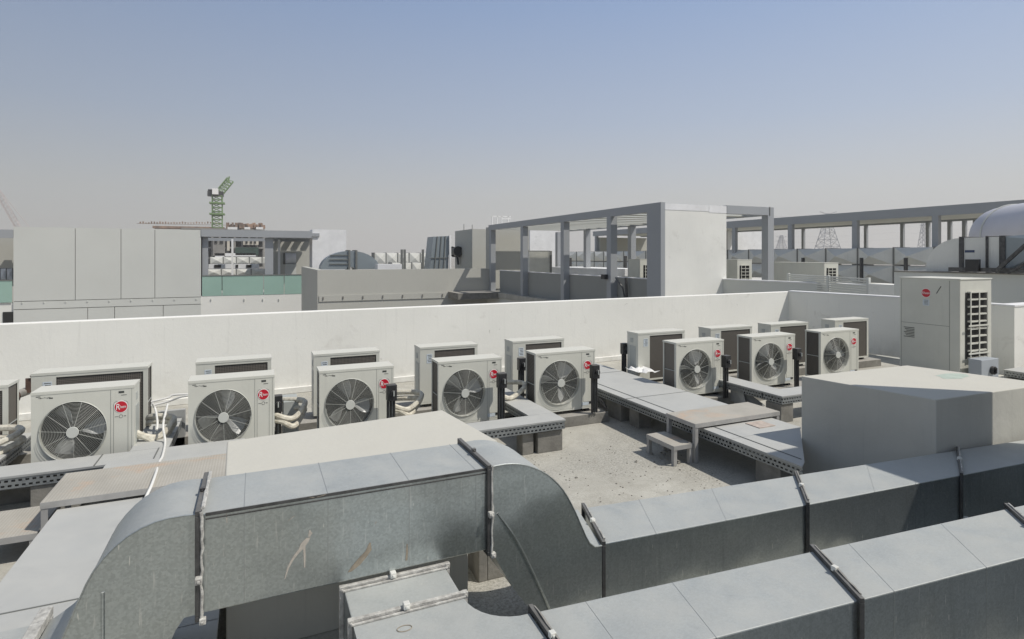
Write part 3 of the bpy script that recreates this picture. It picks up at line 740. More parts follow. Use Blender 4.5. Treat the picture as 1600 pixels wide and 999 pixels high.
# left drop elbow
outer = resample([(-0.249, 1.218), (-0.361, 1.223), (-0.466, 1.202), (-0.571, 1.142), (-0.666, 1.033), (-0.732, 0.881), (-0.808, 0.71), (-0.951, 0.605)], 18)
inner = resample([(-0.249, 0.743), (-0.314, 0.738), (-0.352, 0.672), (-0.409, 0.538), (-0.495, 0.377), (-0.618, 0.215), (-0.78, 0.131), (-0.951, 0.13)], 18)
el = curve_duct('drop_elbow', outer, inner, BY0, BY1, t)
m = MB(); m.tube([(p[0], BY0 + .001, p[1] + .002) for p in outer], .005, 6); m.build('edge_lip', galv, el, smooth=True)
m = MB(); m.tube([(-0.628, BY0 - .002, 0.938), (-0.628, BY0 - .002, 0.234)], .007, 6); m.build('stiffener_rib', galv, el, smooth=True)
for (X, g) in ((XL, 0), (XR, 1)):
    m = MB(); frame_x(m, X, BY0, BY1, BZ0, BZ1, .013, .026); fl = m.build('flange', flange_m, t, bevel=.003)
    m = MB()
    pts = []
    random.seed(3 + g)
    for k in range(16): pts.append((X + .016 + .004 * random.uniform(-1, 1), BY0 - .028, BZ0 - .02 + (BZ1 - BZ0 + .04) * k / 15))
    m.tube(pts, [.0045 + .0035 * random.random() for _ in pts], 6)
    if g == 0:
        pts = [(X + .018, BY0 + .5 * k / 10, BZ1 + .028) for k in range(11)]
        m.tube(pts, [.007 + .005 * random.random() for _ in pts], 6)
    m.build('sealant', sealant, fl, smooth=True)
    for zz in (BZ0 + .18, ) if g == 0 else (BZ0 + .22,):
        m = MB(); clamp(m, (X + .004, BY0 - .04, zz)); m.build('clamp', sealant, fl, bevel=.004)
    m = MB(); clamp(m, (X, BY0 + .24 , BZ1 + .03), .018); m.build('clamp', flange_m if g else blackp, fl, bevel=.004)
    m = MB(); clamp(m, (X + .02, BY0 - .03, BZ0 - .02), .02); m.build('clamp', sealant, fl, bevel=.004)
# lower left run joined to it
m = MB(); frame_x(m, -.98, BY0, BY1 + .02, .13, .605, .028, .045); fl = m.build('flange', sealant, t, bevel=.004)
m = MB(); m.box(-1.9, BY0, .13, -1.01, BY1, .605); m.build('straight_section', galv, t, bevel=.006)
# splashes and stains
def blob_path(m, pts, ws, y):
    L_, R_ = [], []
    for (p, w_) in zip(pts, ws): L_.append((p[0] - w_, y, p[1])); R_.append((p[0] + w_, y, p[1]))
    n = len(pts); m.add(L_ + R_, [(i, i + 1, n + i + 1, n + i) for i in range(n - 1)])
def B_(x, y): p = at(x, y, Y=BY0); return (p.x, p.z)
m = MB(); blob_path(m, [B_(*q) for q in ((484, 828), (485, 834), (483, 839))], (.002, .010, .003), BY0 - .0015); m.build('plaster_splash', splash, t)
m = MB(); blob_path(m, [B_(*q) for q in ((482, 840), (476, 848), (471, 857), (463, 866), (456, 876), (450, 888), (445, 905))], (.010, .018, .013, .010, .007, .005, .002), BY0 - .0015); m.build('plaster_splash', splash, t)
m = MB(); blob_path(m, [B_(*q) for q in ((475, 850), (476, 868), (476, 887))], (.006, .005, .003), BY0 - .0018); m.build('plaster_splash', splash, t)
m = MB(); blob_path(m, [B_(*q) for q in ((460, 806), (454, 811), (450, 814))], (.002, .003, .002), BY0 - .0015); m.build('plaster_splash', splash, t)
m = MB(); blob_path(m, [B_(*q) for q in ((588, 815), (586, 819))], (.003, .002), BY0 - .0015); m.build('plaster_splash', splash, t)
m = MB(); blob_path(m, [B_(*q) for q in ((354, 803), (354.6, 817))], (.002, .002), BY0 - .0015); m.build('plaster_splash', splash, t)
m = MB()
blob_path(m, [B_(*q) for q in ((578, 848), (576, 860), (566, 872), (556, 884), (546, 894))], (.004, .016, .022, .022, .010), BY0 - .0015)
m.build('rust_stain', rustst, t); m = MB()
blob_path(m, [B_(*q) for q in ((636, 850), (636, 862), (635, 876))], (.003, .006, .006), BY0 - .0015)
m.build('rust_stain', rustst, t); m = MB()
blob_path(m, [B_(*q) for q in ((482, 776), (492, 777), (503, 774), (510, 771))], (.001, .012, .010, .002), BY0 - .0068)
m.build('rust_stain', rustst, t)

# duct A (middle right)
def long_duct(label, corners, z0, z1, joints, seams, loc):
    """corners: front-left, front-right, back-right, back-left plan points"""
    t = thing('long_duct', label, 'duct', loc, 'long low rectangular ducts')
    fl, fr, br, bl = [Vector((p[0], p[1], 0)) for p in corners]
    cuts = [0.0] + joints + [1.0]
    for i in range(len(cuts) - 1):
        a, b = cuts[i], cuts[i + 1]
        p = [fl.lerp(fr, a), fl.lerp(fr, b), bl.lerp(br, b), bl.lerp(br, a)]
        e = (p[1] - p[0]).normalized() * .004
        m = MB(); m.quadbox([(p[0] + e)[:2], (p[1] - e)[:2], (p[2] - e)[:2], (p[3] + e)[:2]], z0, z1)
        m.build('duct_section', galv, t, bevel=.006)
    for s in seams:
        m = MB()
        f, b = fl.lerp(fr, s), bl.lerp(br, s)
        dd = (b - f).normalized() * .001; e = (fr - fl).normalized() * .0009
        m.quadbox([(f - dd - e)[:2], (f - dd + e)[:2], (b + dd + e)[:2], (b + dd - e)[:2]], z0 + .002, z1 + .0012)
        m.build('seam', seamline, t)
    for j, s in enumerate(joints + [0.0]):
        f, b = fl.lerp(fr, s), bl.lerp(br, s)
        m = MB(); skew_frame(m, f, b - f, (b - f).length, z0, z1); flo = m.build('flange', flange_m, t, bevel=.003)
        m = MB(); q = f.lerp(b, .5); clamp(m, (q.x, q.y, z1 + .03), .02); m.build('clamp', galv_far, flo, bevel=.003)
        m = MB(); clamp(m, (f.x, f.y - .035, z0 + .14), .02); m.build('clamp', galv_far, flo, bevel=.003)
        m = MB(); e = (b - f).normalized()
        pts = [Vector((f.x, f.y, z1 + .03)) + e * ((b - f).length * k / 9) + Vector((.012, 0, random.uniform(-.002, .004))) for k in range(10)]
        m.tube(pts, [.004 + .004 * random.random() for _ in pts], 5); m.build('sealant', sealant if j % 2 else conc, flo, smooth=True)
    return t
ZA = .605
fl_, fr_ = at(942, 850, z=ZA), at(1600, 724, z=ZA); bl_, br_ = at(912, 794, z=ZA), at(1600, 687.5, z=ZA)
ext = 1.35
fr2 = fl_.lerp(fr_, ext); br2 = bl_.lerp(br_, ext)
def fracx(p, a, b): d = b - a; return (p - a).dot(d) / d.dot(d)
jA = [fracx(at(1255, 785.5, z=ZA), fl_, fr2), fracx(at(1500, 742, z=ZA), fl_, fr2), fracx(at(1685, 712, z=ZA), fl_, fr2)]
sA = [0.07, .17, .30, .42, .50, .68]
long_duct('farther low galvanised duct right of the raised duct, its right half in shadow', [fl_, fr2, br2, bl_], .115, ZA, jA, sA, (4.5, 3.3, 0))
# duct C nearest
ZC = .70
fl_, fr_ = at(1317, 945, z=ZC), at(1600, 871.5, z=ZC); bl_, br_ = at(1200, 879, z=ZC), at(1600, 790, z=ZC)
cl0 = fl_.lerp(fr_, -1.35); bl0 = at(832, 957.5, z=ZC)
fr2 = fl_.lerp(fr_, 2.6); br2 = bl_.lerp(br_, 1.9)
fl0 = Vector((bl0.x - .02, fl_.y + (bl0.x - fl_.x) * ((fr_.y - fl_.y) / (fr_.x - fl_.x)), 0))
jC = [fracx(at(1325, 941, z=ZC), fl0, fr2), fracx(at(1600, 845, z=ZC), fl0, fr2)]
t = long_duct('nearest low galvanised duct along the bottom right edge with white scratches', [fl0, fr2, br2, bl0], .2, ZC, jC, [.05, .14, .36, .5, .75], (3, 2.4, 0))
m = MB()
def C_(x, y): p = at(x, y, Y=fl_.y - .0); return p
random.seed(8)
# branch duct D under the raised duct
t = thing('branch_duct', 'short dusty duct with white sealed flanges coming from under the raised duct', 'duct', (.8, 3, 0))
DX0, DX1, DY = .423, .975, 2.816
m = MB(); m.box(DX0, DY + .014, .2, DX1, 3.13, ZC); m.build('duct_section', galv, t, bevel=.006)
m = MB()
arc = [(bl0.x - .015, bl0.y)] + [(DX1 + .25 - .25 * math.cos(math.pi / 2 * (1 - k / 8)), DY - .03 - .25 * math.sin(math.pi / 2 * (1 - k / 8)) + (bl0.y - (DY - .28)) * (1 - k / 8)) for k in range(9)] + [(DX1, DY - .014)]
m.quadbox([(DX0, DY - .014), (DX0, 1.65), (bl0.x - .04, fl0.y - .1)] + arc, .2, ZC)
m.build('bend_section', galv, t)
for yy in (DY, 3.118):
    m = MB(); h = .024; w_ = .011
    m.box(DX0 - h, yy - w_, ZC + .001, DX1 + h, yy + w_, ZC + h); m.box(DX0 - h, yy - w_, .18, DX0 - .001, yy + w_, ZC + .001); m.box(DX1 + .001, yy - w_, .18, DX1 + h, yy + w_, ZC + .001)
    m.box(DX0 - .01, yy - w_ - .016, ZC + .001, DX1 + .01, yy - w_ - .006, ZC + .012)
    fl2 = m.build('flange', sealant, t, bevel=.003)
    m = MB(); clamp(m, ((DX0 + DX1) / 2 - .02, yy - .01, ZC + .03), .022); m.build('clamp', galv_far, fl2, bevel=.004)
    for xx in (DX0 - .01, DX1 + .012):
        m = MB(); clamp(m, (xx, yy, ZC + .01), .02); m.build('corner_clamp', sealant, fl2, bevel=.004)
m = MB(); cc = at(632, 982, z=ZC + .002)
m.tube([(cc.x + .035 * math.cos(a), cc.y + .022 * math.sin(a), ZC + .002) for a in [2 * math.pi * k / 18 for k in range(18)]], .0022, 4, closed=True)
m.build('rust_ring', rustst, t)
# upstand added in place of a sunlit floor patch near the branch duct
simple('sun_patch_upstand', 'notched upstand added in place of a sunlit floor patch beneath the raised duct elbow', 'upstand', conc, [(1.53, 4.05, 0, 1.60, 4.75, .26), (1.601, 4.05, 0, 1.75, 4.12, .20)], (1.5, 3.3, 0))
simple('steel_upright', 'dark steel angle upright beside the big cream block under the raised duct', 'upright', flange_m, [(1.42, 4.14, 0, 1.46, 4.18, .94)], (1.66, 3.86, 0))
m = MB(); m.tube([(-.36, 3.0, .401), (-.36, 3.0, .43)], .09, 16); m.tube([(-.36, 3.0, .43), (-.36, 3.0, .50), (-.36, 3.0, .53)], [.05, .045, .02], 16)
tag(m.build('rubber_cap', blackp, None, (-.36, 3.0, .4), smooth=True), 'round black rubber cap lying on the shaded walkway under the raised duct', 'cap')

# ------------------------------------------------------------------ pipes and cables between the units
def pipes(label, paths, r, mt, name='lagged_pipes', cat='pipes', grp=None):
    m = MB()
    for i, pth in enumerate(paths): m.tube(smooth_path(pth, 6), r if not isinstance(r, (list, tuple)) else r[i], 8)
    c = paths[0][0]; return tag(m.build(name, mt, None, c, smooth=True), label, cat, grp)
PG = 'lagged refrigerant pipes in the gaps between front units'
GAPS = [(-2.24 - .6, -2.24, 'thick cream lagged pipes left of the far left front unit'), (-1.25, -.82, 'cream lagged pipes bent between the two far left front units'),
        (.17, .61, 'cream lagged pipes looping between the second and third front units'), (1.60, 2.10, 'cream lagged pipes right of the third front unit'),
        (3.09, 3.64, 'cream lagged pipe elbow left of the front unit beside the walkway')]
for gi, (xa, xb, lb) in enumerate(GAPS):
    random.seed(gi)
    for k in range(2 if gi < 4 else 1):
        dz = .50 - .10 * k + random.uniform(-.03, .03)
        pipes(('upper ', 'lower ')[k] + lb if gi < 4 else lb, [[(xa + .0, 7.56, dz + .04), (xa + .12, 7.50, dz - .02 + .05 * k), (xa + .26, 7.52, dz - .05), (xb - .06, 7.60 + .1 * k, dz + .06), (xb - .07, 7.75, dz + .10), (xa + .12, 7.95, dz + .08), (xa + .05, 8.3, dz - .05)]], .034, lag, 'lagged_pipe', 'pipe', PG)
    pipes(lb.replace('cream lagged', 'thin black').replace('thick cream', 'thin') + ', the dark drain hose' if gi else 'thin black hose left of the far left front unit',
          [[(xa + .02, 7.6, .34), (xa + .10, 7.48, .20), (xa + .22, 7.5, .16), (xb - .08, 7.5, .22), (xb - .03, 7.46, .3)]], .016, greycable, 'drain_hose', 'hose')
def wp(x, y, Y=None, z=None): return at(x, y, Y=Y, z=z)
c1 = [wp(236, 634, Y=8.2), wp(262, 628, Y=8.2), wp(290, 619, Y=8.1), wp(340, 617, Y=8.0)]
c2 = [wp(236, 628, Y=8.3), wp(262, 622, Y=8.3), wp(275, 617, Y=8.3), wp(330, 616, Y=8.2)]
c3 = [wp(238, 630, Y=7.9), wp(243, 641, Y=7.9), wp(246, 660, Y=7.6), wp(245, 672, Y=7.5)]
pipes('thin white cables looping in the air between the two far left front units', [c1, c2, c3], .012, cable_m, 'white_cables', 'cables')
c4 = [wp(262, 632, Y=8.0), wp(255, 664, Y=7.45), (wp(258, 690, z=.42)), wp(254, 712, z=.42), wp(249, 722, z=.425), wp(243, 741, z=.487), wp(236, 760, z=.487), wp(229, 775, z=.46), wp(222, 792, z=.42), wp(214, 830, z=.42)]
pipes('loose white cable draped over the tray and the wide left platform', [c4], .012, cable_m, 'white_cable', 'cable')
# service clutter in the gaps
pg = wp(467, 630, Y=8.0)
simple('metal_cover_box', 'blue grey metal cover between the second and third front units', 'box', casing_side, [(.32, 7.78, .15, .50, 8.2, .62)], (.4, 8, 0))
simple('metal_cover_box', 'grey metal cover between the far left unit and the second front unit', 'box', sheet, [(-1.12, 8.42, .0, -.82, 8.48, .50)], (-1, 8.4, 0))
# brown bracket and pipe at the left
t = thing('wall_pipe', 'brown capped pipe and bracket sticking out of the white wall at the far left', 'pipe', tuple(at(30, 615, Y=9.3)))
m = MB(); m.tube([at(14, 622, Y=8.8), at(26, 617, Y=9.3), at(46, 610, Y=9.8)], .055, 12); m.build('pipe_run', conc, t, smooth=True)
m = MB(); m.tube([at(16, 621, Y=8.78), at(15.4, 621.3, Y=8.74)], .10, 16); m.build('pipe_flange', brown, t, smooth=True)
m = MB(); q = at(50, 603, Y=9.5); m.box(q.x - .07, q.y, q.z - .09, q.x + .05, q.y + .02, q.z + .10); m.build('bracket_plate', brown, t)
m = MB(); q = at(51, 590, Y=9.5); m.tube([q + Vector((0, 0, -.05)), q, q + Vector((0, 0, .02)), q + Vector((0, 0, .045))], [.015, .02, .032, .012], 10); m.build('cap_nut', brown, t, smooth=True)
# tilted sheets near the right hand tray
for i, (pts, lb) in enumerate([([at(1142, 600, z=.36), at(1160, 608, z=.34), at(1168, 640, z=.05), at(1142, 626, z=.08)], 'grey blue metal sheet leaning behind the step platform, the left one'),
                               ([at(1158, 606, z=.34), at(1196, 634, z=.1), at(1180, 640, z=.04), at(1152, 630, z=.08)], 'grey blue metal sheet leaning under the seventh unit tray, the right one')]):
    m = MB(); m.strip(pts); o = m.build('loose_sheet', sheet, None, pts[0]); tag(o, lb, 'metal sheet'); o.modifiers.new('t', 'SOLIDIFY').thickness = .006

# ------------------------------------------------------------------ tall condensing unit on the right
c = at(1500, 437, z=2.03); TX0, TY0 = c.x, c.y; TY1 = TY0 + 1.08; TX1 = TX0 + 1.0
def tall_unit(label, X0, Y0, w, dpt, z0, z1, group, louv=None, near=True):
    t = thing('tall_condensing_unit', label, 'air conditioner', (X0 + w / 2, Y0 + dpt / 2, z0), group)
    m = MB(); m.box(X0, Y0, z0, X0 + w, Y0 + dpt, z1); m.build('cabinet', casing, t, bevel=.012)
    m = MB(); m.box(X0 - .008, Y0 - .012, z1 - .012, X0 + w + .008, Y0 + dpt + .008, z1 + .012); m.build('lid', casing, t, bevel=.006)
    H = z1 - z0
    lx0, lx1 = X0 + w * .16, X0 + w * .84
    lz0, lz1 = z0 + H * .22, z0 + H * .87
    m = MB(); m.box(lx0, Y0 - .006, lz0, lx1, Y0 + .001, lz1); m.build('coil', darkgap, t)
    rows = 9
    for k in range(rows + 1):
        z = lz0 + (lz1 - lz0) * k / rows
        m = MB(); m.quadbox([(lx0 + .08 * w, Y0 - .05), (lx1 - .08 * w, Y0 - .05), (lx1 - .06 * w, Y0 - .006), (lx0 + .06 * w, Y0 - .006)], z - .008, z + .018); m.build('louvre', casing, t)
    m = MB()
    for x in (lx0 + .07 * w, (lx0 + lx1) / 2, lx1 - .07 * w): m.box(x - .014, Y0 - .06, lz0, x + .014, Y0 - .051, lz1)
    for f in (.08, .5): m.box(lx0 - .01, Y0 - .072, lz0 + (lz1 - lz0) * f - .014, lx1 + .01, Y0 - .061, lz0 + (lz1 - lz0) * f + .014)
    m.build('louvre_frame', casing, t)
    if near:
        m = MB()
        m.box(X0 - .002, Y0 + .17, z0 + .02, X0 + .001, Y0 + .176, z1 - .03)
        m.box(X0 - .002, Y0 + .176, z0 + H * .53, X0 + .001, Y0 + dpt - .04, z0 + H * .53 + .006)
        m.box(X0 - .002, Y0 + dpt - .04, z0 + .02, X0 + .001, Y0 + dpt - .036, z1 - .03)
        m.build('panel_seams', seam_m, t)
    return t
GT = 'tall square condensing units with louvred fronts'
tu = tall_unit('tall cream condensing unit with louvred front and red round badge on its shaded side', TX0, TY0, 1.0, 1.08, .16, 2.03, GT)
def side_disc(m, X, y, z, r, th, n=28):
    v = [(X, y + r * math.cos(2 * math.pi * k / n), z + r * math.sin(2 * math.pi * k / n)) for k in range(n)]
    w = [(X - th, p[1], p[2]) for p in v]
    m.add(v + w, [tuple(range(n)), tuple(range(2 * n - 1, n - 1, -1))] + [(i, (i + 1) % n, n + (i + 1) % n, n + i) for i in range(n)])
q = at(1447, 458, X=TX0)
m = MB(); side_disc(m, TX0 - .001, q.y, q.z, .088, .002); bd = m.build('badge', white_m, tu)
m = MB(); side_disc(m, TX0 - .0035, q.y, q.z, .080, .0012); m.build('badge_field', red_m, bd)
tm = text_mesh('badge_lettering', 'Rheem', .07, white_m, bd, (0, 0, 0), .15, .8)
org = ORG[bd.name]
for v in tm.data.vertices:
    x, y, z = v.co; v.co = Vector((TX0 - .006 + y * .5, q.y + .075 - x, q.z - .022 + z)) - org
m = MB(); q2 = at(1447, 472, X=TX0); m.box(TX0 - .003, q2.y - .06, q2.z - .07, TX0 - .001, q2.y + .06, q2.z + .05); st = m.build('paper_label', stick_m, tu)
m = MB()
for k in range(4): m.box(TX0 - .0045, q2.y - .04, q2.z + .03 - k * .025, TX0 - .0031, q2.y + .04, q2.z + .037 - k * .025)
m.build('label_lines', ink_m, st)
m = MB(); q3 = at(1419, 520, X=TX0)
for k in range(7): m.box(TX0 - .004, q3.y - .12, q3.z + .10 - k * .03, TX0 - .001, q3.y + .08 - .02 * (k % 3), q3.z + .112 - k * .03)
m.build('printed_table', ink_m, tu)
m = MB(); q4 = at(1466, 454, X=TX0); m.bar((TX0 - .002, q4.y + .03, q4.z - .06), (TX0 - .002, q4.y - .05, q4.z + .08), .004, .012); m.build('scratch_mark', ink_m, tu)
# isolator on it
t = thing('isolator_box', 'blue grey isolator box with black rotary knob on the front of the tall unit', 'switch', (TX0 + .3, TY0 - .2, .2))
m = MB(); m.box(TX0 + .08, TY0 - .30, .17, TX0 + .62, TY0 - .09, .60); m.build('switch_box', mat('blue_grey_enclosure', (0.36, 0.39, 0.42), 0.45), t, bevel=.01)
m = MB(); disc(m, TX0 + .40, TY0 - .301, .40, .075, 24, .05); kn = m.build('rotary_knob', blackp, t, bevel=.006)
m = MB(); m.box(TX0 + .385, TY0 - .38, .35, TX0 + .415, TY0 - .352, .45); m.build('knob_grip', blackp, kn)
simple('concrete_plinth', 'low pale plinth under the tall unit on the right', 'plinth', cream, [(TX0 - .4, TY0 - .5, 0, TX1 + .5, TY1 + .3, .15)], (TX0, TY0, 0))

# ------------------------------------------------------------------ BACKGROUND, right side: neighbour roof
# low parapet facing left
k1, k2 = at(1128, 437, z=1.45), at(1405, 449, z=1.45)
ke = k1.lerp(k2, 1.6)
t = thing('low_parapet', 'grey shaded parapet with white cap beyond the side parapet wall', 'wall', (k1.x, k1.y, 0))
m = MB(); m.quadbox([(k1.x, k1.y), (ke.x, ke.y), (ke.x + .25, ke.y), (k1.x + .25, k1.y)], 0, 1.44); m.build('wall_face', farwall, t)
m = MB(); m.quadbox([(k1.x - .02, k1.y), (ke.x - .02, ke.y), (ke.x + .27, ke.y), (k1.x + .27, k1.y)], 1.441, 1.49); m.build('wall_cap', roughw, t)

PX, PY = 15.27, 19.1
pyl = thing('stair_tower', 'tall white rendered tower block at the near end of the grey pergola', 'building', (PX + 1.6, PY + .5, 0))
px1 = at(1135, 320, Y=PY).x
m = MB(); m.box(PX + .12, PY, 0, px1, PY + .9, 4.64); m.build('tower_body', wallp, pyl)
m = MB(); m.box(PX + .12, PY - .012, 4.38, px1 - 1.0, PY - .001, 4.64); m.box(px1 - .98, PY - .012, 4.33, px1, PY - .001, 4.64); m.build('white_patch', roughw, pyl)
m = MB(); m.box(PX - .1, PY - .02, 0, PX + .119, PY + .9, 4.68); m.build('grey_corner_post', steelgrey, pyl)

RX = 21.55
pg = thing('pergola', 'long grey steel pergola with posts running away behind the white wall', 'pergola', (18, 28, 0))
m = MB(); m.box(PX - .1, PY + .901, 4.32, PX + .1, 38.2, 4.68); m.build('long_beam', steelgrey, pg)
m = MB(); m.box(RX - .25, PY + .3, 4.32, RX, 38.2, 4.68); m.build('long_beam', steelgrey, pg)
m = MB(); m.box(px1 + .04, PY, 4.32, RX, PY + .299, 4.68); m.build('end_beam', steelgrey, pg)
m = MB(); m.box(RX - .28, PY - .02, 4.30, RX - .24, PY - .001, 4.70); m.build('beam_joint', seam_m, pg)
for yy in (22.9, 27.4, 32.6, 37.9):
    m = MB(); m.box(PX - .1, yy - .18, 0, PX + .26, yy + .17, 4.319); m.build('post', steelgrey, pg)
for yy in (PY, 24.0, 29.5, 34.8, 39.0):
    m = MB(); m.box(RX - .36, yy, 0, RX, yy + .36, 4.319); m.build('post', steelgrey, pg)
for k in range(14):
    yy = 20.6 + k * 1.28
    m = MB(); m.box(PX + .101, yy, 4.36, RX - .251, yy + .55, 4.56); m.build('cross_slat', farwall, pg)
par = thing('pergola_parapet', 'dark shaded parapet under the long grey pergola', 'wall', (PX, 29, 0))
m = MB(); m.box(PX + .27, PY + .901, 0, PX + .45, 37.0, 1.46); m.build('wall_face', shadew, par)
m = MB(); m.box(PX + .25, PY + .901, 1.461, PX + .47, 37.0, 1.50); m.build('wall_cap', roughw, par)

# end wall of pergola and bright walls
def wallY(name, label, x0, x1, ytop, Y, mt, depth=.3, z0=0, group=None, extra=None):
    a, b = at(x0, ytop, Y=Y), at(x1, ytop, Y=Y); zt = (a.z + b.z) / 2
    m = MB(); m.box(a.x, Y, z0, b.x, Y + depth, zt)
    return tag(m.build(name, mt, None, ((a.x + b.x) / 2, Y, z0)), label, 'wall', group)
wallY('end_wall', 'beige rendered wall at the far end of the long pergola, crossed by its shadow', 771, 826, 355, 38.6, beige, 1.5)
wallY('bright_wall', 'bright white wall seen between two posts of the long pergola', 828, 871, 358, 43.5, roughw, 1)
# louvred vertical fence
a, b = at(826, 393, Y=35), at(859, 393, Y=35)
t = thing('louvred_screen', 'corrugated vertical metal screen standing behind the pergola parapet', 'screen', (a.x, 35, 0))
m = MB(); n = 16
for k in range(n):
    xk = a.x + (b.x - a.x) * k / n; m.quadbox([(xk, 35), (xk + .05, 34.94), (xk + .09, 35), (xk + .09, 35.05), (xk, 35.05)], 1.0, a.z)
m.build('corrugated_sheet', galv_far, t)
m = MB(); m.box(b.x - .05, 34.9, 1, b.x + .12, 35.2, a.z + .03); m.box(a.x, 34.97, a.z, b.x, 35.06, a.z + .05); m.build('screen_frame', seam_m, t)

# front boundary wall (496..762)
WY = 38.2
a, b = at(496, 423, Y=WY), at(764, 419, Y=WY); zt = at(630, 421, Y=WY).z
t = thing('boundary_wall', 'long plain beige grey wall with a grooved ledge left of the pergola', 'wall', (a.x, WY, -9))
m = MB(); m.box(a.x, WY, -9, PX + .1, WY + .4, zt); m.box(a.x, WY + .4, -9, a.x + .4, 52, zt); m.build('wall_face', beige, t)
m = MB(); za, zb = at(620, 459, Y=WY).z, at(620, 468, Y=WY).z
m.box(a.x + .1, WY - .05, zb, at(740, 460, Y=WY).x, WY - .001, za); m.build('ledge_band', beige, t)
for k in range(7):
    m = MB(); q = at(505 + k * 31, 466 - k * .8, Y=WY); m.box(q.x - .03, WY - .10, q.z - .09, q.x + .03, WY - .051, q.z + .09); m.build('ledge_bolt', conc, t)
q = at(712, 458, Y=36.5)
simple('concrete_canopy', 'small tilted concrete slab poking out at the foot of the beige wall', 'slab', conc, [(q.x, 36.0, at(712, 468, Y=36.5).z, PX - .15, WY - .06, q.z)], (q.x, 37, 0))

# small tower with wall equipment
TY = 43.0
a = at(738, 358, Y=TY); b = at(768, 358, Y=TY)
l0 = at(711, 359, X=a.x)
t = thing('plant_room', 'small plant room block with grey shaded side behind the beige wall', 'building', (a.x, TY, 0))
m = MB(); m.box(a.x, TY, 0, b.x + 1, l0.y, a.z); m.build('room_body', beige, t)
m = MB(); m.box(a.x + .05, TY + .2, a.z, a.x + .09, TY + .24, a.z + .35); m.box(a.x + .05, TY + 2.2, a.z, a.x + .09, TY + 2.24, a.z + .5); m.build('roof_rod', seam_m, t)
t = thing('wall_mounted_pump', 'dark pump and pipe set mounted on the shaded side of the plant room', 'pump', tuple(at(715, 395, X=a.x)))
q = at(716, 393, X=a.x); m = MB(); m.box(q.x - .5, q.y - .7, q.z - .3, q.x - .02, q.y + .7, q.z + .3); m.build('pump_body', conc, t)
for yy in (-.8, .75):
    m = MB(); m.tube([(q.x - .3, q.y + yy - .12, q.z), (q.x - .3, q.y + yy + .12, q.z)], .42, 12); m.build('pump_wheel', blackp, t, smooth=True)
m = MB(); m.tube([(q.x - .2, q.y - .3, q.z - .3), (q.x - .2, q.y - .6, q.z - 1.1)], .10, 6); m.tube([(q.x - .2, q.y + .9, q.z - .45), (q.x - .2, q.y - .9, q.z - .45)], .06, 6); m.tube([(q.x - .3, q.y + 1.1, q.z - .4), (q.x - .3, q.y + 1.1, q.z - 1.8)], .05, 6); m.build('pump_pipe', blackp, t)
# roof ladder rail
t = thing('roof_ladder_rail', 'thin white ladder rail standing above the far end of the pergola', 'railing', (PX + .5, 37.5, 4.6))
m = MB()
for xx in (769, 777, 784, 794):
    q = at(xx, 350, Y=39); m.bar((q.x, 39, 4.3), (q.x, 39, at(xx, 338, Y=39).z), .06)
q0, q1 = at(769, 338, Y=39), at(798, 339, Y=39); m.bar(q0, q1, .06); m.bar(at(784, 342, Y=39), at(798, 342, Y=39), .05); m.build('rail_bars', white_m, t)

joint_m = mat('grey_joint_angle', (0.20, 0.20, 0.19), 0.7)
# curved galvanised duct + cross broken ducts behind the beige wall
def arc_duct(name, label, xc, yb, rad_px, Y, w, mt, a0=0, a1=180, thick_px=30, group=None):
    c = at(xc, yb, Y=Y); s = (at(xc + 10, yb, Y=Y).x - c.x) / 10
    o_, i_ = [], []
    for k in range(15):
        an = R(a0 + (a1 - a0) * k / 14); o_.append((c.x - s * rad_px * 1.0 * math.cos(an), c.z + s * rad_px * math.sin(an) * .64)); 
        i_.append((c.x - s * (rad_px - thick_px) * math.cos(an), c.z + s * (rad_px - thick_px) * math.sin(an) * .64))
    t = thing(name, label, 'duct', (c.x, Y, 0), group)
    n = len(o_); m = MB(); vs_ = []
    for (o2, i2) in zip(o_, i_): vs_ += [(o2[0], Y, o2[1]), (i2[0], Y, i2[1]), (i2[0], Y + w, i2[1]), (o2[0], Y + w, o2[1])]
    fs = []
    for k in range(n - 1):
        A = 4 * k; B = A + 4
        for j in range(4): fs.append((A + j, A + (j + 1) % 4, B + (j + 1) % 4, B + j))
    fs += [(0, 1, 2, 3), (4 * n - 4, 4 * n - 1, 4 * n - 2, 4 * n - 3)]
    m.add(vs_, fs); m.build('curved_section', mt, t, smooth=True)
    return t, s, c
bluegalv = mat('bluish_galvanised_duct', (0.30, 0.34, 0.36), 0.4, 0.35, 0.15, .4)
t, s, c = arc_duct('curved_duct', 'bluish galvanised half round duct bend behind the beige wall', 548, 421, 46, 45, 1.5, bluegalv, 0, 180, 40)
m = MB()
for xx in (546, 557): q = at(xx, 393, Y=44.9); m.box(q.x - .07, 44.9, c.z - .5, q.x + .07, 46.6, q.z + .1)
for yy in (399, 406, 413): q = at(515, yy, Y=44.95); m.box(q.x, 44.93, q.z - .03, at(544, yy, Y=44.95).x, 44.99, q.z + .03)
m.build('section_joint', seam_m, t)
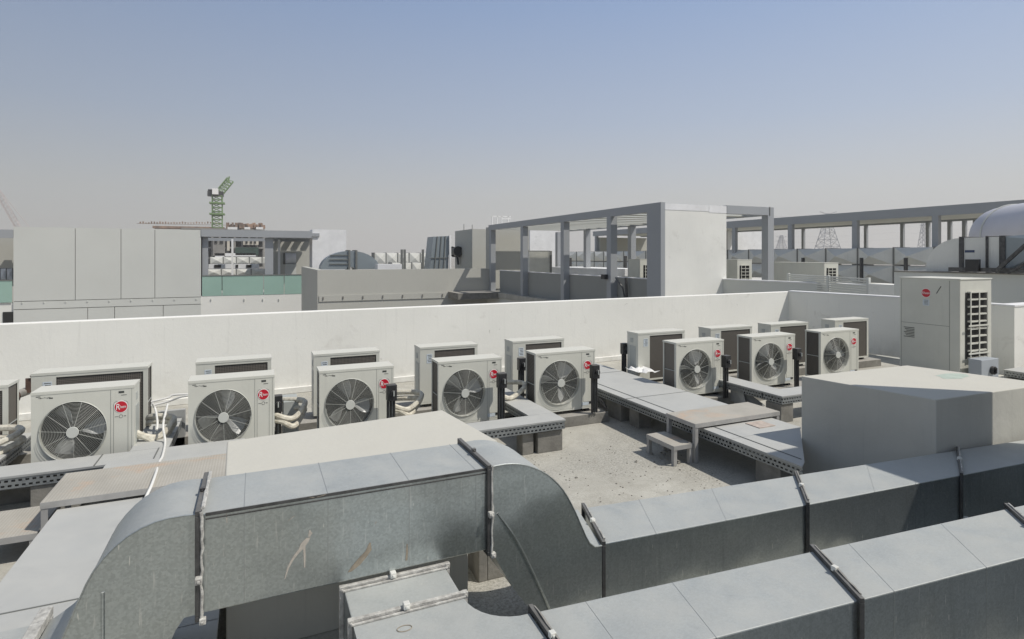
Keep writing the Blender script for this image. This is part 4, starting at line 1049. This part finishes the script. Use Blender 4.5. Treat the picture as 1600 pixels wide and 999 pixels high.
def xduct(label, p0, p1, z0, z1, n, mt=galv_far, depth=1.2, rel=.10, group='ducts with cross creased panels', braces=True):
    """row of cross broken panels from plan point p0 to p1; panel faces towards the viewer side"""
    p0 = Vector((p0[0], p0[1], 0)); p1 = Vector((p1[0], p1[1], 0)); d = (p1 - p0); L = d.length; d.normalize(); nn = Vector((d.y, -d.x, 0))
    if nn.dot(-p0) < 0: nn = -nn
    t = thing('creased_duct', label, 'duct', (p0.x, p0.y, z0), group)
    m = MB(); g = .03 * L / n
    for k in range(n):
        a = p0 + d * (L * k / n + g); b = p0 + d * (L * (k + 1) / n - g); c_ = (a + b) / 2 + nn * rel
        v = [(a.x, a.y, z0), (b.x, b.y, z0), (b.x, b.y, z1), (a.x, a.y, z1), (c_.x, c_.y, (z0 + z1) / 2)]
        m.add(v, [(0, 1, 4), (1, 2, 4), (2, 3, 4), (3, 0, 4)])
    q = [p0, p1, p1 - nn * depth, p0 - nn * depth]
    m.quadbox([(p - nn * .005)[:2] for p in q[:2]] + [p[:2] for p in q[2:]], z0, z1)
    m.build('creased_panels', mt, t)
    m = MB()
    for k in range(n + 1):
        a = p0 + d * (L * k / n); m.quadbox([(a - d * .035 + nn * .03)[:2], (a + d * .035 + nn * .03)[:2], (a + d * .035 - nn * depth)[:2], (a - d * .035 - nn * depth)[:2]], z0 - .03, z1 + .03)
    m.build('joint_flange', joint_m, t)
    return t
xduct('upper duct with cross creased panels behind the curved duct, over the beige wall', at(585, 400, Y=50)[:2], at(674, 400, Y=50)[:2], at(620, 412, Y=50).z, at(620, 395.5, Y=50).z, 5)
xduct('lower duct with cross creased panels peeping over the beige wall', at(612, 400, Y=47)[:2], at(674, 400, Y=47)[:2], .9, at(620, 411, Y=47).z, 4)
simple('white_roof_unit', 'flat white unit lying between the far curved duct and the creased duct', 'unit', roughw, [(at(590, 416, Y=43).x, 43, 1.0, at(628, 416, Y=43).x, 44, at(600, 413, Y=43).z)], (10, 43, 0))
for i, xx in enumerate((628, 632.5, 661, 671)):
    q = at(xx, 390, Y=45.5); simple('threaded_rod', ('leftmost dark upright rod of the left pair', 'right rod of the left pair', 'left rod of the right pair', 'rightmost dark upright rod')[i] + ' before the far creased ducts', 'rod', seam_m, [(q.x - .09, 45.5, .8, q.x + .09, 45.6, q.z)], (q.x, 45.5, 0), 'upright rods at the far creased ducts')
t = thing('sloped_hood', 'blue grey sloped sheet metal hood with ribs beside the plant room', 'hood', tuple(at(688, 419, Y=42)))
p = [at(671, 424, Y=42), at(700, 424, Y=42), at(702, 369, Y=42), at(677, 370, Y=42)]
m = MB(); m.add([tuple(q) for q in p] + [(q.x, q.y + 1.6, q.z) for q in p], [(0, 1, 2, 3), (4, 7, 6, 5), (0, 4, 5, 1), (1, 5, 6, 2), (2, 6, 7, 3), (3, 7, 4, 0)]); m.build('hood_sheet', bluegalv, t)
m = MB(); m.bar(at(703.5, 422, Y=41.9), at(703, 368, Y=41.9), .14); m.build('white_post', white_m, t)
m = MB()
for f in (.25, .5, .75):
    m.bar(p[0].lerp(p[1], f) - Vector((0, .03, 0)), p[3].lerp(p[2], f) - Vector((0, .03, 0)), .06)
m.bar(p[0].lerp(p[3], .38) - Vector((0, .04, 0)), p[1].lerp(p[2], .38) - Vector((0, .04, 0)), .05)
m.build('hood_rib', seam_m, t)

# long double stack of cross broken ducts on the right
u0 = at(1452, 386, z=2.92); 
D0 = at(1460, 385.5, z=2.93); D1 = at(1137, 390.5, z=2.93); D2 = at(888, 393.5, z=2.93)
xduct('upper run of a long double stacked duct with cross creased panels, right part', D0[:2], D1[:2], 2.03, 2.90, 7, rel=.48)
xduct('lower run of a long double stacked duct with cross creased panels, right part', D0[:2], D1[:2], 1.05, 1.96, 7, rel=.48)
xduct('upper run of the long double stacked duct seen under the pergola', D1.lerp(D2, .002)[:2], D2[:2], 2.03, 2.90, 14, rel=.35)
xduct('lower run of the long double stacked duct seen under the pergola', D1.lerp(D2, .002)[:2], D2[:2], 1.05, 1.96, 14, rel=.35)
for i, (xx, y0) in enumerate(((1347.5, 403), (1417, 403), (978, 400), (892, 403), (1256, 403))):
    q = at(xx, y0, X=D0.lerp(D1, .1).x - 1.0 if xx > 1200 else 24)
    simple('duct_support_post', ('dark upright support in front of the stacked ducts, ' + ('right of the louvred fence', 'near the round ended duct', 'seen through the pergola near its tower', 'seen through the pergola farther left', 'behind the small louvred unit')[i]), 'support', flange_m, [(q.x - .09, q.y, 0, q.x + .09, q.y + .1, q.z)], (q.x, q.y, 0), 'dark upright duct supports')
# low dusty duct seen through pergola
q0, q1 = at(922, 418, X=22.5), at(962, 420, X=20.5)
simple('low_white_duct', 'pale low duct lying behind the pergola parapet', 'duct', roughw, [(q1.x - .2, q1.y, 1.2, q0.x + .3, q0.y + 2, q0.z + .02)], (21, 27, 0))

# other tall units
qa = at(1000, 407, Y=24.0)
tall_unit('tall louvred unit with dark grilles seen between the pergola posts', qa.x, 24.0, 1.3, 1.0, 0, qa.z + .05, GT, near=False)
qa = at(1152, 406, Y=22.0)
tall_unit('tall louvred unit just right of the white tower', qa.x, 22.0, 1.0, 1.3, 0, qa.z, GT, near=False)
qa = at(1288, 411, Y=17.5)
tall_unit('small tall unit above the white louvred fence', qa.x, 17.5, 0.9, 3.0, .4, qa.z, GT, near=False)
# horizontal louvred fence
f0, f1 = at(1232, 428, z=1.75), at(1357, 434, z=1.78)
t = thing('louvred_fence', 'low white fence of horizontal louvres above the grey parapet', 'fence', (f0.x, f0.y, 1.3))
for k in range(8):
    m = MB(); z = 1.20 + k * .075; m.bar((f0.x, f0.y, z), (f1.x, f1.y, z), .05, .05); m.build('slat', farwall, t)
for f in (0, .56, 1):
    q = f0.lerp(f1, f); m = MB(); m.box(q.x - .05, q.y - .04, 0, q.x + .05, q.y + .04, 1.78); m.build('fence_post', farwall, t)
simple('low_white_kerb', 'low pale kerb wall right of the louvred fence', 'kerb', wallp, [(f1.x - .3, f1.y - 3, 0, f1.x + .3, f1.y - .2, 1.60)], (f1.x, f1.y - 1, 0))

# right hand pergola far behind
QX = 30.6
pr = thing('pergola', 'far grey steel pergola on the right, above the stacked ducts', 'pergola', (QX, 30, 0))
ya = at(1700, 318, X=QX).y; yb = at(928, 363, X=QX).y
m = MB(); m.box(QX - .12, ya, 4.45, QX + .12, yb, 4.92); m.build('long_beam', steelgrey, pr)
m = MB(); m.box(QX + 5.6, ya + 1, 4.45, QX + 5.85, yb, 4.92); m.build('long_beam', steelgrey, pr)
for xx in (1463, 1337, 1236, 1148, 985, 932):
    q = at(xx, 380, X=QX); m = MB(); m.box(QX - .12, q.y - .15, 0, QX + .13, q.y + .14, 4.449); m.build('post', steelgrey, pr)
for xx in (1451, 1256, 1525, 1411, 1354, 1508, 1485):
    q = at(xx, 380, X=QX + 5.8); m = MB(); m.box(QX + 5.66, q.y - .09, 0, QX + 5.84, q.y + .09, 4.449); m.build('post', steelgrey, pr)
m = MB(); m.box(QX + .121, ya, 4.55, QX + 5.59, yb, 4.72); m.build('soffit_panel', farwall, pr)
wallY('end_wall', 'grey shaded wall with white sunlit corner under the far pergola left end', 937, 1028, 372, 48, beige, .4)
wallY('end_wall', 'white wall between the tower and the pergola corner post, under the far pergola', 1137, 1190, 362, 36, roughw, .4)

# right hand grey wall with duct elbow
GX = 16.0
g0, g1 = at(1397, 425, X=GX), at(1720, 433, X=GX)
zt = 2.06
t = thing('shade_wall', 'grey shaded wall behind the tall unit carrying a duct with rounded end', 'wall', (GX, g1.y, 0))
m = MB(); m.box(GX, g1.y - .5, 0, GX + .3, g0.y, zt - .03); m.build('wall_face', farwall, t)
m = MB(); m.box(GX - .03, g1.y - .5, zt - .03, GX + .33, g0.y, zt); m.build('wall_cap', conc, t)
EX = GX + .25
t = thing('elbow_duct', 'dull galvanised duct with a rounded left end and upright flanges on the grey wall', 'duct', (EX, 9, zt))
yl = at(1447, 400, X=EX).y; ym = at(1502, 400, X=EX).y; yr = at(1567, 400, X=EX).y; ztop = at(1502, 372, X=EX).z
prof = [(yl, zt + .01)] + [(ym + (yl - ym) * math.cos(R(a)), zt + .12 + (ztop - zt - .12) * math.sin(R(a))) for a in range(0, 91, 10)]
m = MB(); poly = prof + [(yr, ztop), (yr, zt + .01)]; n = len(poly)
m.add([(EX, p[0], p[1]) for p in poly] + [(EX + .8, p[0], p[1]) for p in poly], [tuple(range(n)), tuple(range(2 * n - 1, n - 1, -1))] + [(i, (i + 1) % n, n + (i + 1) % n, n + i) for i in range(n)])
m.build('duct_body', galv_far, t)
for xx, w_ in ((1502, .05), (1542, .025), (1566, .06)):
    q = at(xx, 400, X=EX - .02); m = MB(); m.box(EX - .03, q.y - w_, zt, EX + .83, q.y + w_, ztop + .03); m.build('flange', flange_m, t)
m = MB(); q = at(1512, 393, X=EX); m.box(EX - .006, q.y - .15, q.z - .03, EX - .001, q.y + .06, q.z + .03); m.build('sticker', mat('blue_sticker', (.05, .07, .14), .5), t)
t = thing('steel_bracing', 'dark steel beam and diagonal brace frame at the right edge', 'frame', (GX, 7, zt))
m = MB(); m.bar((GX - .1, at(1487, 420, X=GX).y, zt + .07), (GX - .1, at(1700, 424, X=GX).y, zt + .07), .08, .10); m.build('base_beam', flange_m, t)
m = MB(); q = at(1522, 415, X=GX - .1); m.box(GX - .2, q.y - .14, zt + .02, GX - .1, q.y + .14, zt + .32); m.build('beam_block', blackp, t)
m = MB(); m.bar(at(1555, 425, X=GX - .3), at(1625, 363, X=GX - .3), .07); m.bar(at(1575, 427, X=GX - .15), at(1640, 392, X=GX - .15), .05); m.build('diagonal_brace', flange_m, t)
t = thing('glazed_hopper', 'pale faceted sheet metal hopper at the right edge beside the rounded duct', 'hopper', (EX, 7, zt))
y0_, y1_ = at(1568, 400, X=EX).y, at(1680, 400, X=EX).y
m = MB(); m.add([(EX, y0_, ztop), (EX, y1_, ztop + .12), (EX - .3, y1_, zt + .7), (EX, y1_, zt + .1), (EX, y0_, zt + .06), (EX + .9, y0_, ztop), (EX + .9, y1_, ztop + .12)], [(0, 1, 2), (0, 2, 4), (2, 3, 4), (0, 5, 6, 1)])
m.build('hopper_sheet', bluegalv, t)
# big round elbow
c0r = at(1574, 372, t=21.0); c1r = at(1720, 352, t=17.0)
t = thing('round_duct', 'large pale round duct bend at the top right edge', 'duct', tuple(c0r))
rr_ = 49 * 21 / F_PX; dr = (c1r - c0r).normalized(); pts = []; rad = []
for k in range(10):
    a = math.pi / 2 * k / 9; pts.append(c0r - dr * rr_ * math.cos(a) * .9); rad.append(max(.01, rr_ * math.sin(a)))
pts += [c0r.lerp(c1r, .12), c0r.lerp(c1r, .5), c1r]; rad += [rr_, rr_ * .95, rr_ * .9]
m = MB(); m.tube(pts, rad, 36); m.build('round_section', mat('pale_lavender_duct', (.58, .57, .60), .5, .1, .1, .6), t, smooth=True)
m = MB(); q = c0r.lerp(c1r, .12); u_ = dr.cross(Vector((0, 0, 1))).normalized(); v_ = u_.cross(dr)
m.tube([q + (u_ * math.cos(2 * math.pi * k / 40) + v_ * math.sin(2 * math.pi * k / 40)) * (rr_ + .01) for k in range(40)], .03, 6, closed=True); m.build('seam_ring', farwall, t)
m = MB(); m.box(c0r.x + .2, c0r.y - .3, 0, c0r.x + .9, c0r.y + .4, c0r.z - rr_ * .6); m.build('support', conc, t)

# camera bracket and pipes on the pergola parapet
t = thing('pipe_cluster', 'dark pipes and a small floodlight bracket on the pergola parapet', 'pipes', tuple(at(975, 440, X=PX)))
m = MB(); m.tube([at(978, 434, X=PX + .1), at(979, 465, X=PX + .1)], .07, 6); m.tube([at(962, 434, X=PX), at(973, 450, X=PX), at(976, 466, X=PX)], .04, 6); m.build('pipe_run', flange_m, t)
m = MB(); q = at(950, 433, X=PX); m.box(q.x - .3, q.y - .15, q.z - .1, q.x - .05, q.y + .15, q.z + .12); m.build('floodlight', blackp, t)

# ------------------------------------------------------------------ BACKGROUND, left side
BYF = 55.0
zt = at(168, 357, Y=BYF).z
xs = [at(v, 400, Y=BYF).x for v in (21, 117.5, 189, 242, 314)]
zb1 = at(168, 468, Y=BYF).z; zb2 = at(168, 480, Y=BYF).z
t = thing('panelled_building', 'large pale grey building block with flat panel joints at the left', 'building', (xs[0] + 6, BYF, -9))
m = MB(); m.box(xs[0], BYF + .12, -9, xs[-1], BYF + 4, zt - .02); m.build('core', beige, t)
for k in range(4):
    m = MB(); m.box(xs[k] + (.022 if k else 0), BYF, zb1 + .03, xs[k + 1] - .022 * (k < 3), BYF + 3.9, zt); m.build('wall_panel', farwall, t)
m = MB(); m.box(xs[0], BYF - .02, zb2 + .03, xs[-1], BYF + 3.9, zb1 - .02); m.build('ledge_band', farwall, t)
xl = [xs[0], at(137, 480, Y=BYF).x, at(179, 480, Y=BYF).x, at(255, 480, Y=BYF).x, xs[-1]]
for k in range(4):
    m = MB(); m.box(xl[k] + (.022 if k else 0), BYF, -9, xl[k + 1] - .022 * (k < 3), BYF + 3.8, zb2 - .02); m.build('wall_panel', farwall, t)
for k in range(9):
    m = MB(); q = at(35 + 34 * k, 480 - k * .8, Y=BYF - .03); m.box(q.x - .03, BYF - .07, q.z + .26, q.x + .03, BYF - .021, q.z + .38); m.build('ledge_bolt', farwall, t)
terr = mat('white_terrace_paint', (0.76, 0.755, 0.71), 0.85, 0, .05, .4)
# low white building beneath glass
t = thing('terrace_wall', 'white terrace wall under the green glass balustrade', 'wall', (xs[-1] + 5, BYF, -9))
xe = at(489, 400, Y=BYF).x; zg = at(400, 461, Y=BYF).z
m = MB(); m.box(xs[-1], BYF + .02, -9, xe, BYF + .5, zg); m.build('wall_face', terr, t)
for xx in (330, 382, 411, 436):
    m = MB(); q = at(xx, 468, Y=BYF); m.box(q.x - .03, BYF - .05, q.z - .12, q.x + .03, BYF + .019, q.z + .08); m.build('wall_bolt', farwall, t)
m = MB(); m.box(xs[-1], BYF + .5, zg - .9, xe, 75, zg - .6); tag(m.build('terrace_floor', conc), kind='structure')
def balustrade(label, xa, xb, ztop_, zbot, cuts):
    t = thing('glass_balustrade', label, 'balustrade', ((xa + xb) / 2, BYF, zbot), 'green glass balustrades')
    cc = [xa] + [at(v, 440, Y=BYF).x for v in cuts] + [xb]
    for k in range(len(cc) - 1):
        m = MB(); m.box(cc[k] + .03, BYF, zbot, cc[k + 1] - .03, BYF + .03, ztop_); m.build('glass_panel', glass_m, t)
    m = MB(); m.box(xa, BYF - .03, ztop_, xb, BYF + .06, ztop_ + .08); m.build('top_rail', seam_m, t)
    return t
balustrade('green tinted glass balustrade between the panelled block and the beige wall', xs[-1] + .05, xe, at(400, 431, Y=BYF).z, zg, (347, 412, 444))
xz = at(-60, 400, Y=BYF).x
balustrade('green tinted glass balustrade left of the panelled block', xz, xs[0] - .05, at(10, 439, Y=BYF).z, at(10, 473, Y=BYF).z, ())
t = thing('terrace_wall', 'white terrace wall with a dark window at the far left edge', 'wall', (xz, BYF, -9))
m = MB(); m.box(xz, BYF + .1, -9, xs[0] - .01, BYF + .5, at(10, 473, Y=BYF).z - .02); m.build('wall_face', terr, t)
m = MB(); w0, w1 = at(4, 488, Y=BYF), at(20, 507, Y=BYF); m.box(w0.x, BYF + .05, w1.z - 1, w1.x, BYF + .099, w0.z); m.build('window', darkgap, t)
# pergola beside the panelled block
t = thing('pergola', 'grey pergola between the panelled block and the rough white wall', 'pergola', (xs[-1] + 5, BYF, 0))
zt2, zb_ = at(400, 360, Y=BYF).z, at(400, 371, Y=BYF).z
m = MB(); m.box(xs[-1] + .02, BYF - .05, zb_, xe - .1, BYF + .35, zt2); m.build('front_beam', steelgrey, t)
zf = zg - .6
for (xa_, xb_, Yp, mm) in ((316, 325, BYF + .4, steelgrey), (414, 427, BYF + .4, steelgrey), (361.5, 364.5, BYF + 6, white_m), (434.5, 438, BYF + 6, white_m)):
    q, q2_ = at(xa_, 400, Y=Yp), at(xb_, 400, Y=Yp); m = MB(); m.box(q.x, Yp, zf, q2_.x, Yp + .4, zb_ - .01); m.build('post', mm, t)
xr0 = at(424, 378, Y=BYF + 9).x - .3
m = MB(); m.box(xr0, BYF + .36, zb_ + .15, xe + .6, BYF + 8.25, zb_ + .45); m.build('roof_panel', steelgrey, t)
for k in range(5):
    xk = xr0 + k * .95; m = MB(); m.box(xk, BYF + 8.411, zb_ + .15, xk + .52, BYF + 8.99, zb_ + .45); m.build('cross_slat', steelgrey, t)
m = MB(); m.box(xs[-1], BYF + 8.2, zb_ - .15, xe + .3, BYF + 8.4, zb_ + .14); m.build('rear_beam', steelgrey, t)
qa_, qb_ = at(424, 378, Y=BYF + 9), at(488, 378, Y=BYF + 9)
m = MB(); m.box(qa_.x, BYF + 9, zf, qb_.x + 1, BYF + 9.3, zt2 - .3)
tag(m.build('rear_wall', beige, None, (qa_.x, BYF + 9, zf)), 'grey wall with slanting strips of sun under the left pergola', 'wall')
wallY('rough_wall', 'rough patchy white wall between the left pergola and the curved duct', 488, 541, 359, BYF + .5, roughw, 3, z0=-9)
# far left pergola fragment
t = thing('pergola', 'grey pergola fragment at the far left edge', 'pergola', (xz, BYF, 0))
m = MB(); m.box(xz, BYF - .05, at(10, 372, Y=BYF).z, xs[0] - .02, BYF + .3, at(10, 359, Y=BYF).z); m.build('front_beam', steelgrey, t)
for k in range(6):
    m = MB(); xk = xs[0] - .9 - k * 1.1; m.box(xk, BYF + .31, at(10, 370, Y=BYF).z, xk + .5, BYF + 4, at(10, 363, Y=BYF).z); m.build('cross_slat', steelgrey, t)
wallY('rear_wall', 'grey rear wall under the far left pergola fragment', -60, 22, 366, BYF + 5, beige, .4)
xduct('pale duct piece with upright joints at the far left edge', at(-10, 420, Y=BYF + 2)[:2], at(20, 420, Y=BYF + 2)[:2], at(10, 437, Y=BYF + 2).z, at(10, 420, Y=BYF + 2).z, 3, roughw)

# roof plant seen through the left pergola
xduct('upper creased duct seen through the left pergola', at(328, 408, Y=66)[:2], at(486, 404, Y=66)[:2], at(400, 412, Y=66).z, at(400, 402, Y=66).z, 8)
xduct('lower creased duct seen through the left pergola', at(322, 425, Y=64)[:2], at(415, 425, Y=64)[:2], at(370, 430, Y=64).z, at(370, 421, Y=64).z, 4)
for i, (xa_, xb_) in enumerate(((326, 361), (365, 378), (378, 405))):
    p0, p1 = at(xa_, 420, Y=62), at(xb_, 413, Y=62)
    t = thing('white_roof_box', ('white box unit with dark square opening seen through the left pergola, left one', 'small white box unit behind the thin white post of the left pergola', 'white box unit with dark opening left of the wide pergola post')[i], 'unit', (p0.x, 62, p0.z), 'white box units under the left pergola')
    m = MB(); m.box(p0.x, 62, p0.z, p1.x, 63, p1.z); m.build('box_body', roughw, t)
    m = MB(); w_ = (p1.x - p0.x); m.box(p0.x + w_ * .25, 61.95, p0.z + .08, p0.x + w_ * .55, 61.999, p1.z - .05); m.build('opening', darkgap, t)
t = thing('round_fan', 'white cylindrical roof fan standing under the left pergola', 'fan', tuple(at(455, 425, Y=62)))
p0, p1 = at(446, 413, Y=62), at(463, 396, Y=62)
m = MB(); m.tube([(p0.x, 62.6, (p0.z + p1.z) / 2), (p1.x, 62.6, (p0.z + p1.z) / 2)], (p1.z - p0.z) / 2, 20); m.build('fan_drum', roughw, t, smooth=True)
m = MB(); m.tube([(p0.x - .2, 62.6, (p0.z + p1.z) / 2), (p0.x - .01, 62.6, (p0.z + p1.z) / 2)], (p1.z - p0.z) / 2 * 1.05, 20); m.build('fan_inlet', seam_m, t, smooth=True)
m = MB(); m.box(p0.x, 62.1, at(455, 430, Y=62).z, p1.x, 63.1, p0.z); m.build('fan_base', farwall, t)

# ------------------------------------------------------------------ distant construction site and cranes
SY = 200.0
t = thing('construction_building', 'unfinished concrete building with formwork on top beyond the left pergola', 'building', tuple(at(350, 445, Y=SY)))
def S(x, y, Y=SY): return at(x, y, Y=Y)
x0_, x1_ = S(283, 380).x, S(412, 380).x
for i, yy in enumerate((357, 372, 386, 402, 418)):
    m = MB(); z = S(350, yy).z; m.box(x0_, SY, z - .5, x1_, SY + 25, z); m.build('floor_slab', site_m, t)
m = MB()
for k in range(12): xk = x0_ + (x1_ - x0_) * k / 11; m.box(xk - .3, SY + .3, -9, xk + .3, SY + 1, S(350, 357).z)
m.build('columns', site_m, t)
m = MB(); m.box(x0_, SY + 8, -9, x1_, SY + 9, S(350, 358).z); m.build('inner_wall', darkgap, t)
for (xa_, xb_, ya_, yb_, mm, nm) in ((333, 352, 373, 400, site_m, 'shaft_wall'), (380, 404, 374, 383, site_c, 'cream_panel'), (355, 359, 373, 392, site_c, 'cream_panel'), (368, 404, 387, 399, net_m, 'safety_netting'), (336, 351, 396, 402, roughw, 'cabin'),
                                 (352, 400, 396, 401, roughw, 'cabin')):
    p0, p1 = S(xa_, yb_), S(xb_, ya_); m = MB(); m.box(p0.x, SY - 1.2, p0.z, p1.x, SY - .05, p1.z); m.build(nm, mm, t)
m = MB()
for (xa_, xb_) in ((336, 340), (344, 349), (384, 387), (391, 394), (397, 400)):
    p0, p1 = S(xa_, 381), S(xb_, 376); m.box(p0.x, SY - 1.4, p0.z, p1.x, SY - 1.201, p1.z)
m.build('openings', darkgap, t)
random.seed(4)
m = MB()
for k in range(26):
    xa_ = 353 + k * 2.3; p0 = S(xa_, 357); p1 = S(xa_ + random.uniform(2, 5), random.uniform(347.5, 352)); m.box(p0.x, SY + random.uniform(-1, 2), p0.z, p1.x, SY + 4, p1.z)
m.build('formwork_clutter', form_m, t)
for (xa_, xb_) in ((356, 371), (382, 391), (400, 411)):
    m = MB(); p0, p1 = S(xa_, 359), S(xb_, 355.5); m.box(p0.x, SY - 1.6, p0.z, p1.x, SY - 1.1, p1.z); m.build('white_panel', roughw, t)
m = MB(); p0, p1 = S(213, 349), S(352, 352); m.box(p0.x, SY, p1.z, p1.x, SY + 1.5, p0.z); m.box(S(238, 355).x, SY + .2, S(238, 356.5).z, S(350, 355).x, SY + 6, S(238, 353).z)
for k in range(30): xx = 218 + k * 4.4; q = S(xx, 348); m.box(q.x, SY, q.z - .3, q.x + .35, SY + .4, q.z + .35 * random.random())
m.build('formwork_deck', form_m, t)

def lattice(m, a, b, w, n, th):
    a = Vector(a); b = Vector(b); d = (b - a).normalized(); u = d.cross(Vector((0, 1, 0))).normalized(); v = d.cross(u)
    cs = [(u * sx + v * sy) * w / 2 for sx, sy in ((-1, -1), (1, -1), (1, 1), (-1, 1))]
    for c_ in cs: m.bar(a + c_, b + c_, th)
    for k in range(n):
        p, q = a.lerp(b, k / n), a.lerp(b, (k + 1) / n)
        for j in range(4):
            c_, e = cs[j], cs[(j + 1) % 4]
            m.bar(p + c_, q + e if k % 2 else q + e, th * .7); m.bar(p + c_, p + e, th * .7)
CYc = 190.0
t = thing('tower_crane', 'green luffing tower crane with raised jib above the building site', 'crane', tuple(at(340, 352, Y=CYc)))
m = MB(); base = at(339.5, 356, Y=CYc); top = at(339.5, 306, Y=CYc); lattice(m, base, top, 2.6, 8, .24); m.build('mast', crane_g, t)
for yy in (335, 318):
    m = MB(); q = at(339.5, yy, Y=CYc); m.box(q.x - 2.0, CYc - 1.8, q.z - .2, q.x + 2.0, CYc + 1.8, q.z + .25); m.build('mast_collar', crane_g, t)
m = MB(); q = at(340, 303, Y=CYc); m.box(q.x - 2.6, CYc - 1.2, q.z - .8, q.x + 1.6, CYc + 1.2, q.z + .6); m.build('slewing_deck', flange_m, t)
m = MB(); q = at(330, 302, Y=CYc); m.box(q.x - .8, CYc - 1, q.z - .9, q.x + .8, CYc + 1, q.z + 1.0); m.build('counterweight', blackp, t)
m = MB(); q = at(337, 300, Y=CYc); m.box(q.x - .8, CYc - 2.0, q.z - .9, q.x + .8, CYc - 1.3, q.z + .8); m.build('cab', white_m, t)
m = MB(); lattice(m, at(342, 303, Y=CYc), at(360, 281, Y=CYc), 1.9, 6, .24); m.bar(at(356, 285, Y=CYc), at(358.5, 276, Y=CYc), .4); m.build('jib', crane_g, t)
m = MB(); m.bar(at(346, 306, Y=CYc), at(346.5, 320, Y=CYc), .18); m.build('hoist_rope', flange_m, t)
t = thing('tower_crane', 'faint red and white luffing jib of a distant crane at the left edge', 'crane', tuple(at(30, 365, Y=330)))
m = MB(); lattice(m, at(32, 362, Y=330), at(-12, 285, Y=330), 1.8, 14, .16); m.build('jib', crane_w, t)
m = MB(); m.bar(at(48, 358, Y=330), at(-10, 285, Y=330), .22); m.build('pendant_rope', crane_w, t)
m = MB(); lattice(m, at(32, 362, Y=330), at(32, 440, Y=330), 2.5, 8, .4); m.build('mast', crane_w, t)

# pylons and lines
def pylon(label, x, ytop, ybase, t_, wpx, arms, th=.45):
    top = at(x, ytop, t=t_); s = t_ / F_PX; root = thing('power_pylon', label, 'pylon', (top.x, top.y, -9), 'distant power pylons')
    m = MB(); r_ = Vector((CS, -SN, 0)); f = Vector((SN, CS, 0))
    H = top.z; zb = at(x, ybase, t=t_).z
    base = Vector((top.x, top.y, 0)); lev = [0, .12, .3, .48, .64, .78, .9, 1.0]
    wid = lambda q: (wpx * s / 2) * (1 - q) ** 1.1 + .9
    pr_ = None
    for q in lev:
        z = zb + (H - zb) * q; w_ = wid(q); cs = [base + r_ * (w_ * a) + f * (w_ * b) + Vector((0, 0, z)) for a, b in ((-1, -1), (1, -1), (1, 1), (-1, 1))]
        for j in range(4): m.bar(cs[j], cs[(j + 1) % 4], th * .5)
        if pr_:
            for j in range(4): m.bar(pr_[j], cs[j], th); m.bar(pr_[j], cs[(j + 1) % 4], th * .55); m.bar(pr_[(j + 1) % 4], cs[j], th * .55)
        pr_ = cs
    m.build('lattice_tower', pylon_m, root)
    for (yy, aw) in arms:
        m = MB(); c_ = at(x, yy, t=t_)
        for sg in (-1, 1):
            e = c_ + r_ * (aw * s * sg); m.bar(c_ + Vector((0, 0, 1.2)), e, th * .7); m.bar(c_ - Vector((0, 0, 1.2)), e, th * .7)
        m.build('cross_arm', pylon_m, root)
    return root
pylon('distant lattice power pylon rising behind the far pergola, the tallest one', 1293, 334, 392, 420, 24, ((337, 8),), .36)
m = MB()
for pa, pb in (((1281, 331), (1307, 340)), ((1281, 340), (1307, 331))):
    m = MB(); m.bar(at(*pa, t=419), at(*pb, t=419), .4); o = m.build('crossed_arm', pylon_m, bpy.data.objects['power_pylon'])
pylon('fainter distant power pylon seen left of the wide far pergola post', 1443, 346, 388, 520, 8, ((352, 6), (364, 7), (374, 8)), .32)
pylon('faint distant power pylon beside the pergola corner post', 1221, 368, 390, 560, 10, ((370, 8), (377, 9)), .3)
t = thing('power_lines', 'faint power lines sagging between the distant pylons', 'power lines', tuple(at(1293, 340, t=450)))
for k, (ya_, yb_) in enumerate(((334, 330), (352, 352), (364, 362), (372, 374))):
    m = MB(); pts = [at(1150 + 50 * j, ya_ + (yb_ - ya_) * j / 9 + 7 * (1 - ((j % 5) / 2.5 - 1) ** 2), t=440) for j in range(10)]
    m.tube(pts, .04, 4); m.build('conductor', pylon_m, t)

# ------------------------------------------------------------------ haze
m = MB(); m.box(-420, -60, -10, 760, 800, 75)
hz = bpy.data.materials.new('haze_air'); hz.use_nodes = True; N = hz.node_tree.nodes
N.remove(N['Principled BSDF']); pv = N.new('ShaderNodeVolumePrincipled'); pv.inputs['Density'].default_value = 0.0006; pv.inputs['Color'].default_value = (.95, .94, .92, 1)
hz.node_tree.links.new(pv.outputs[0], [n for n in N if n.type == 'OUTPUT_MATERIAL'][0].inputs['Volume'])
HAZE = True
if HAZE: tag(m.build('haze', hz), kind='stuff')
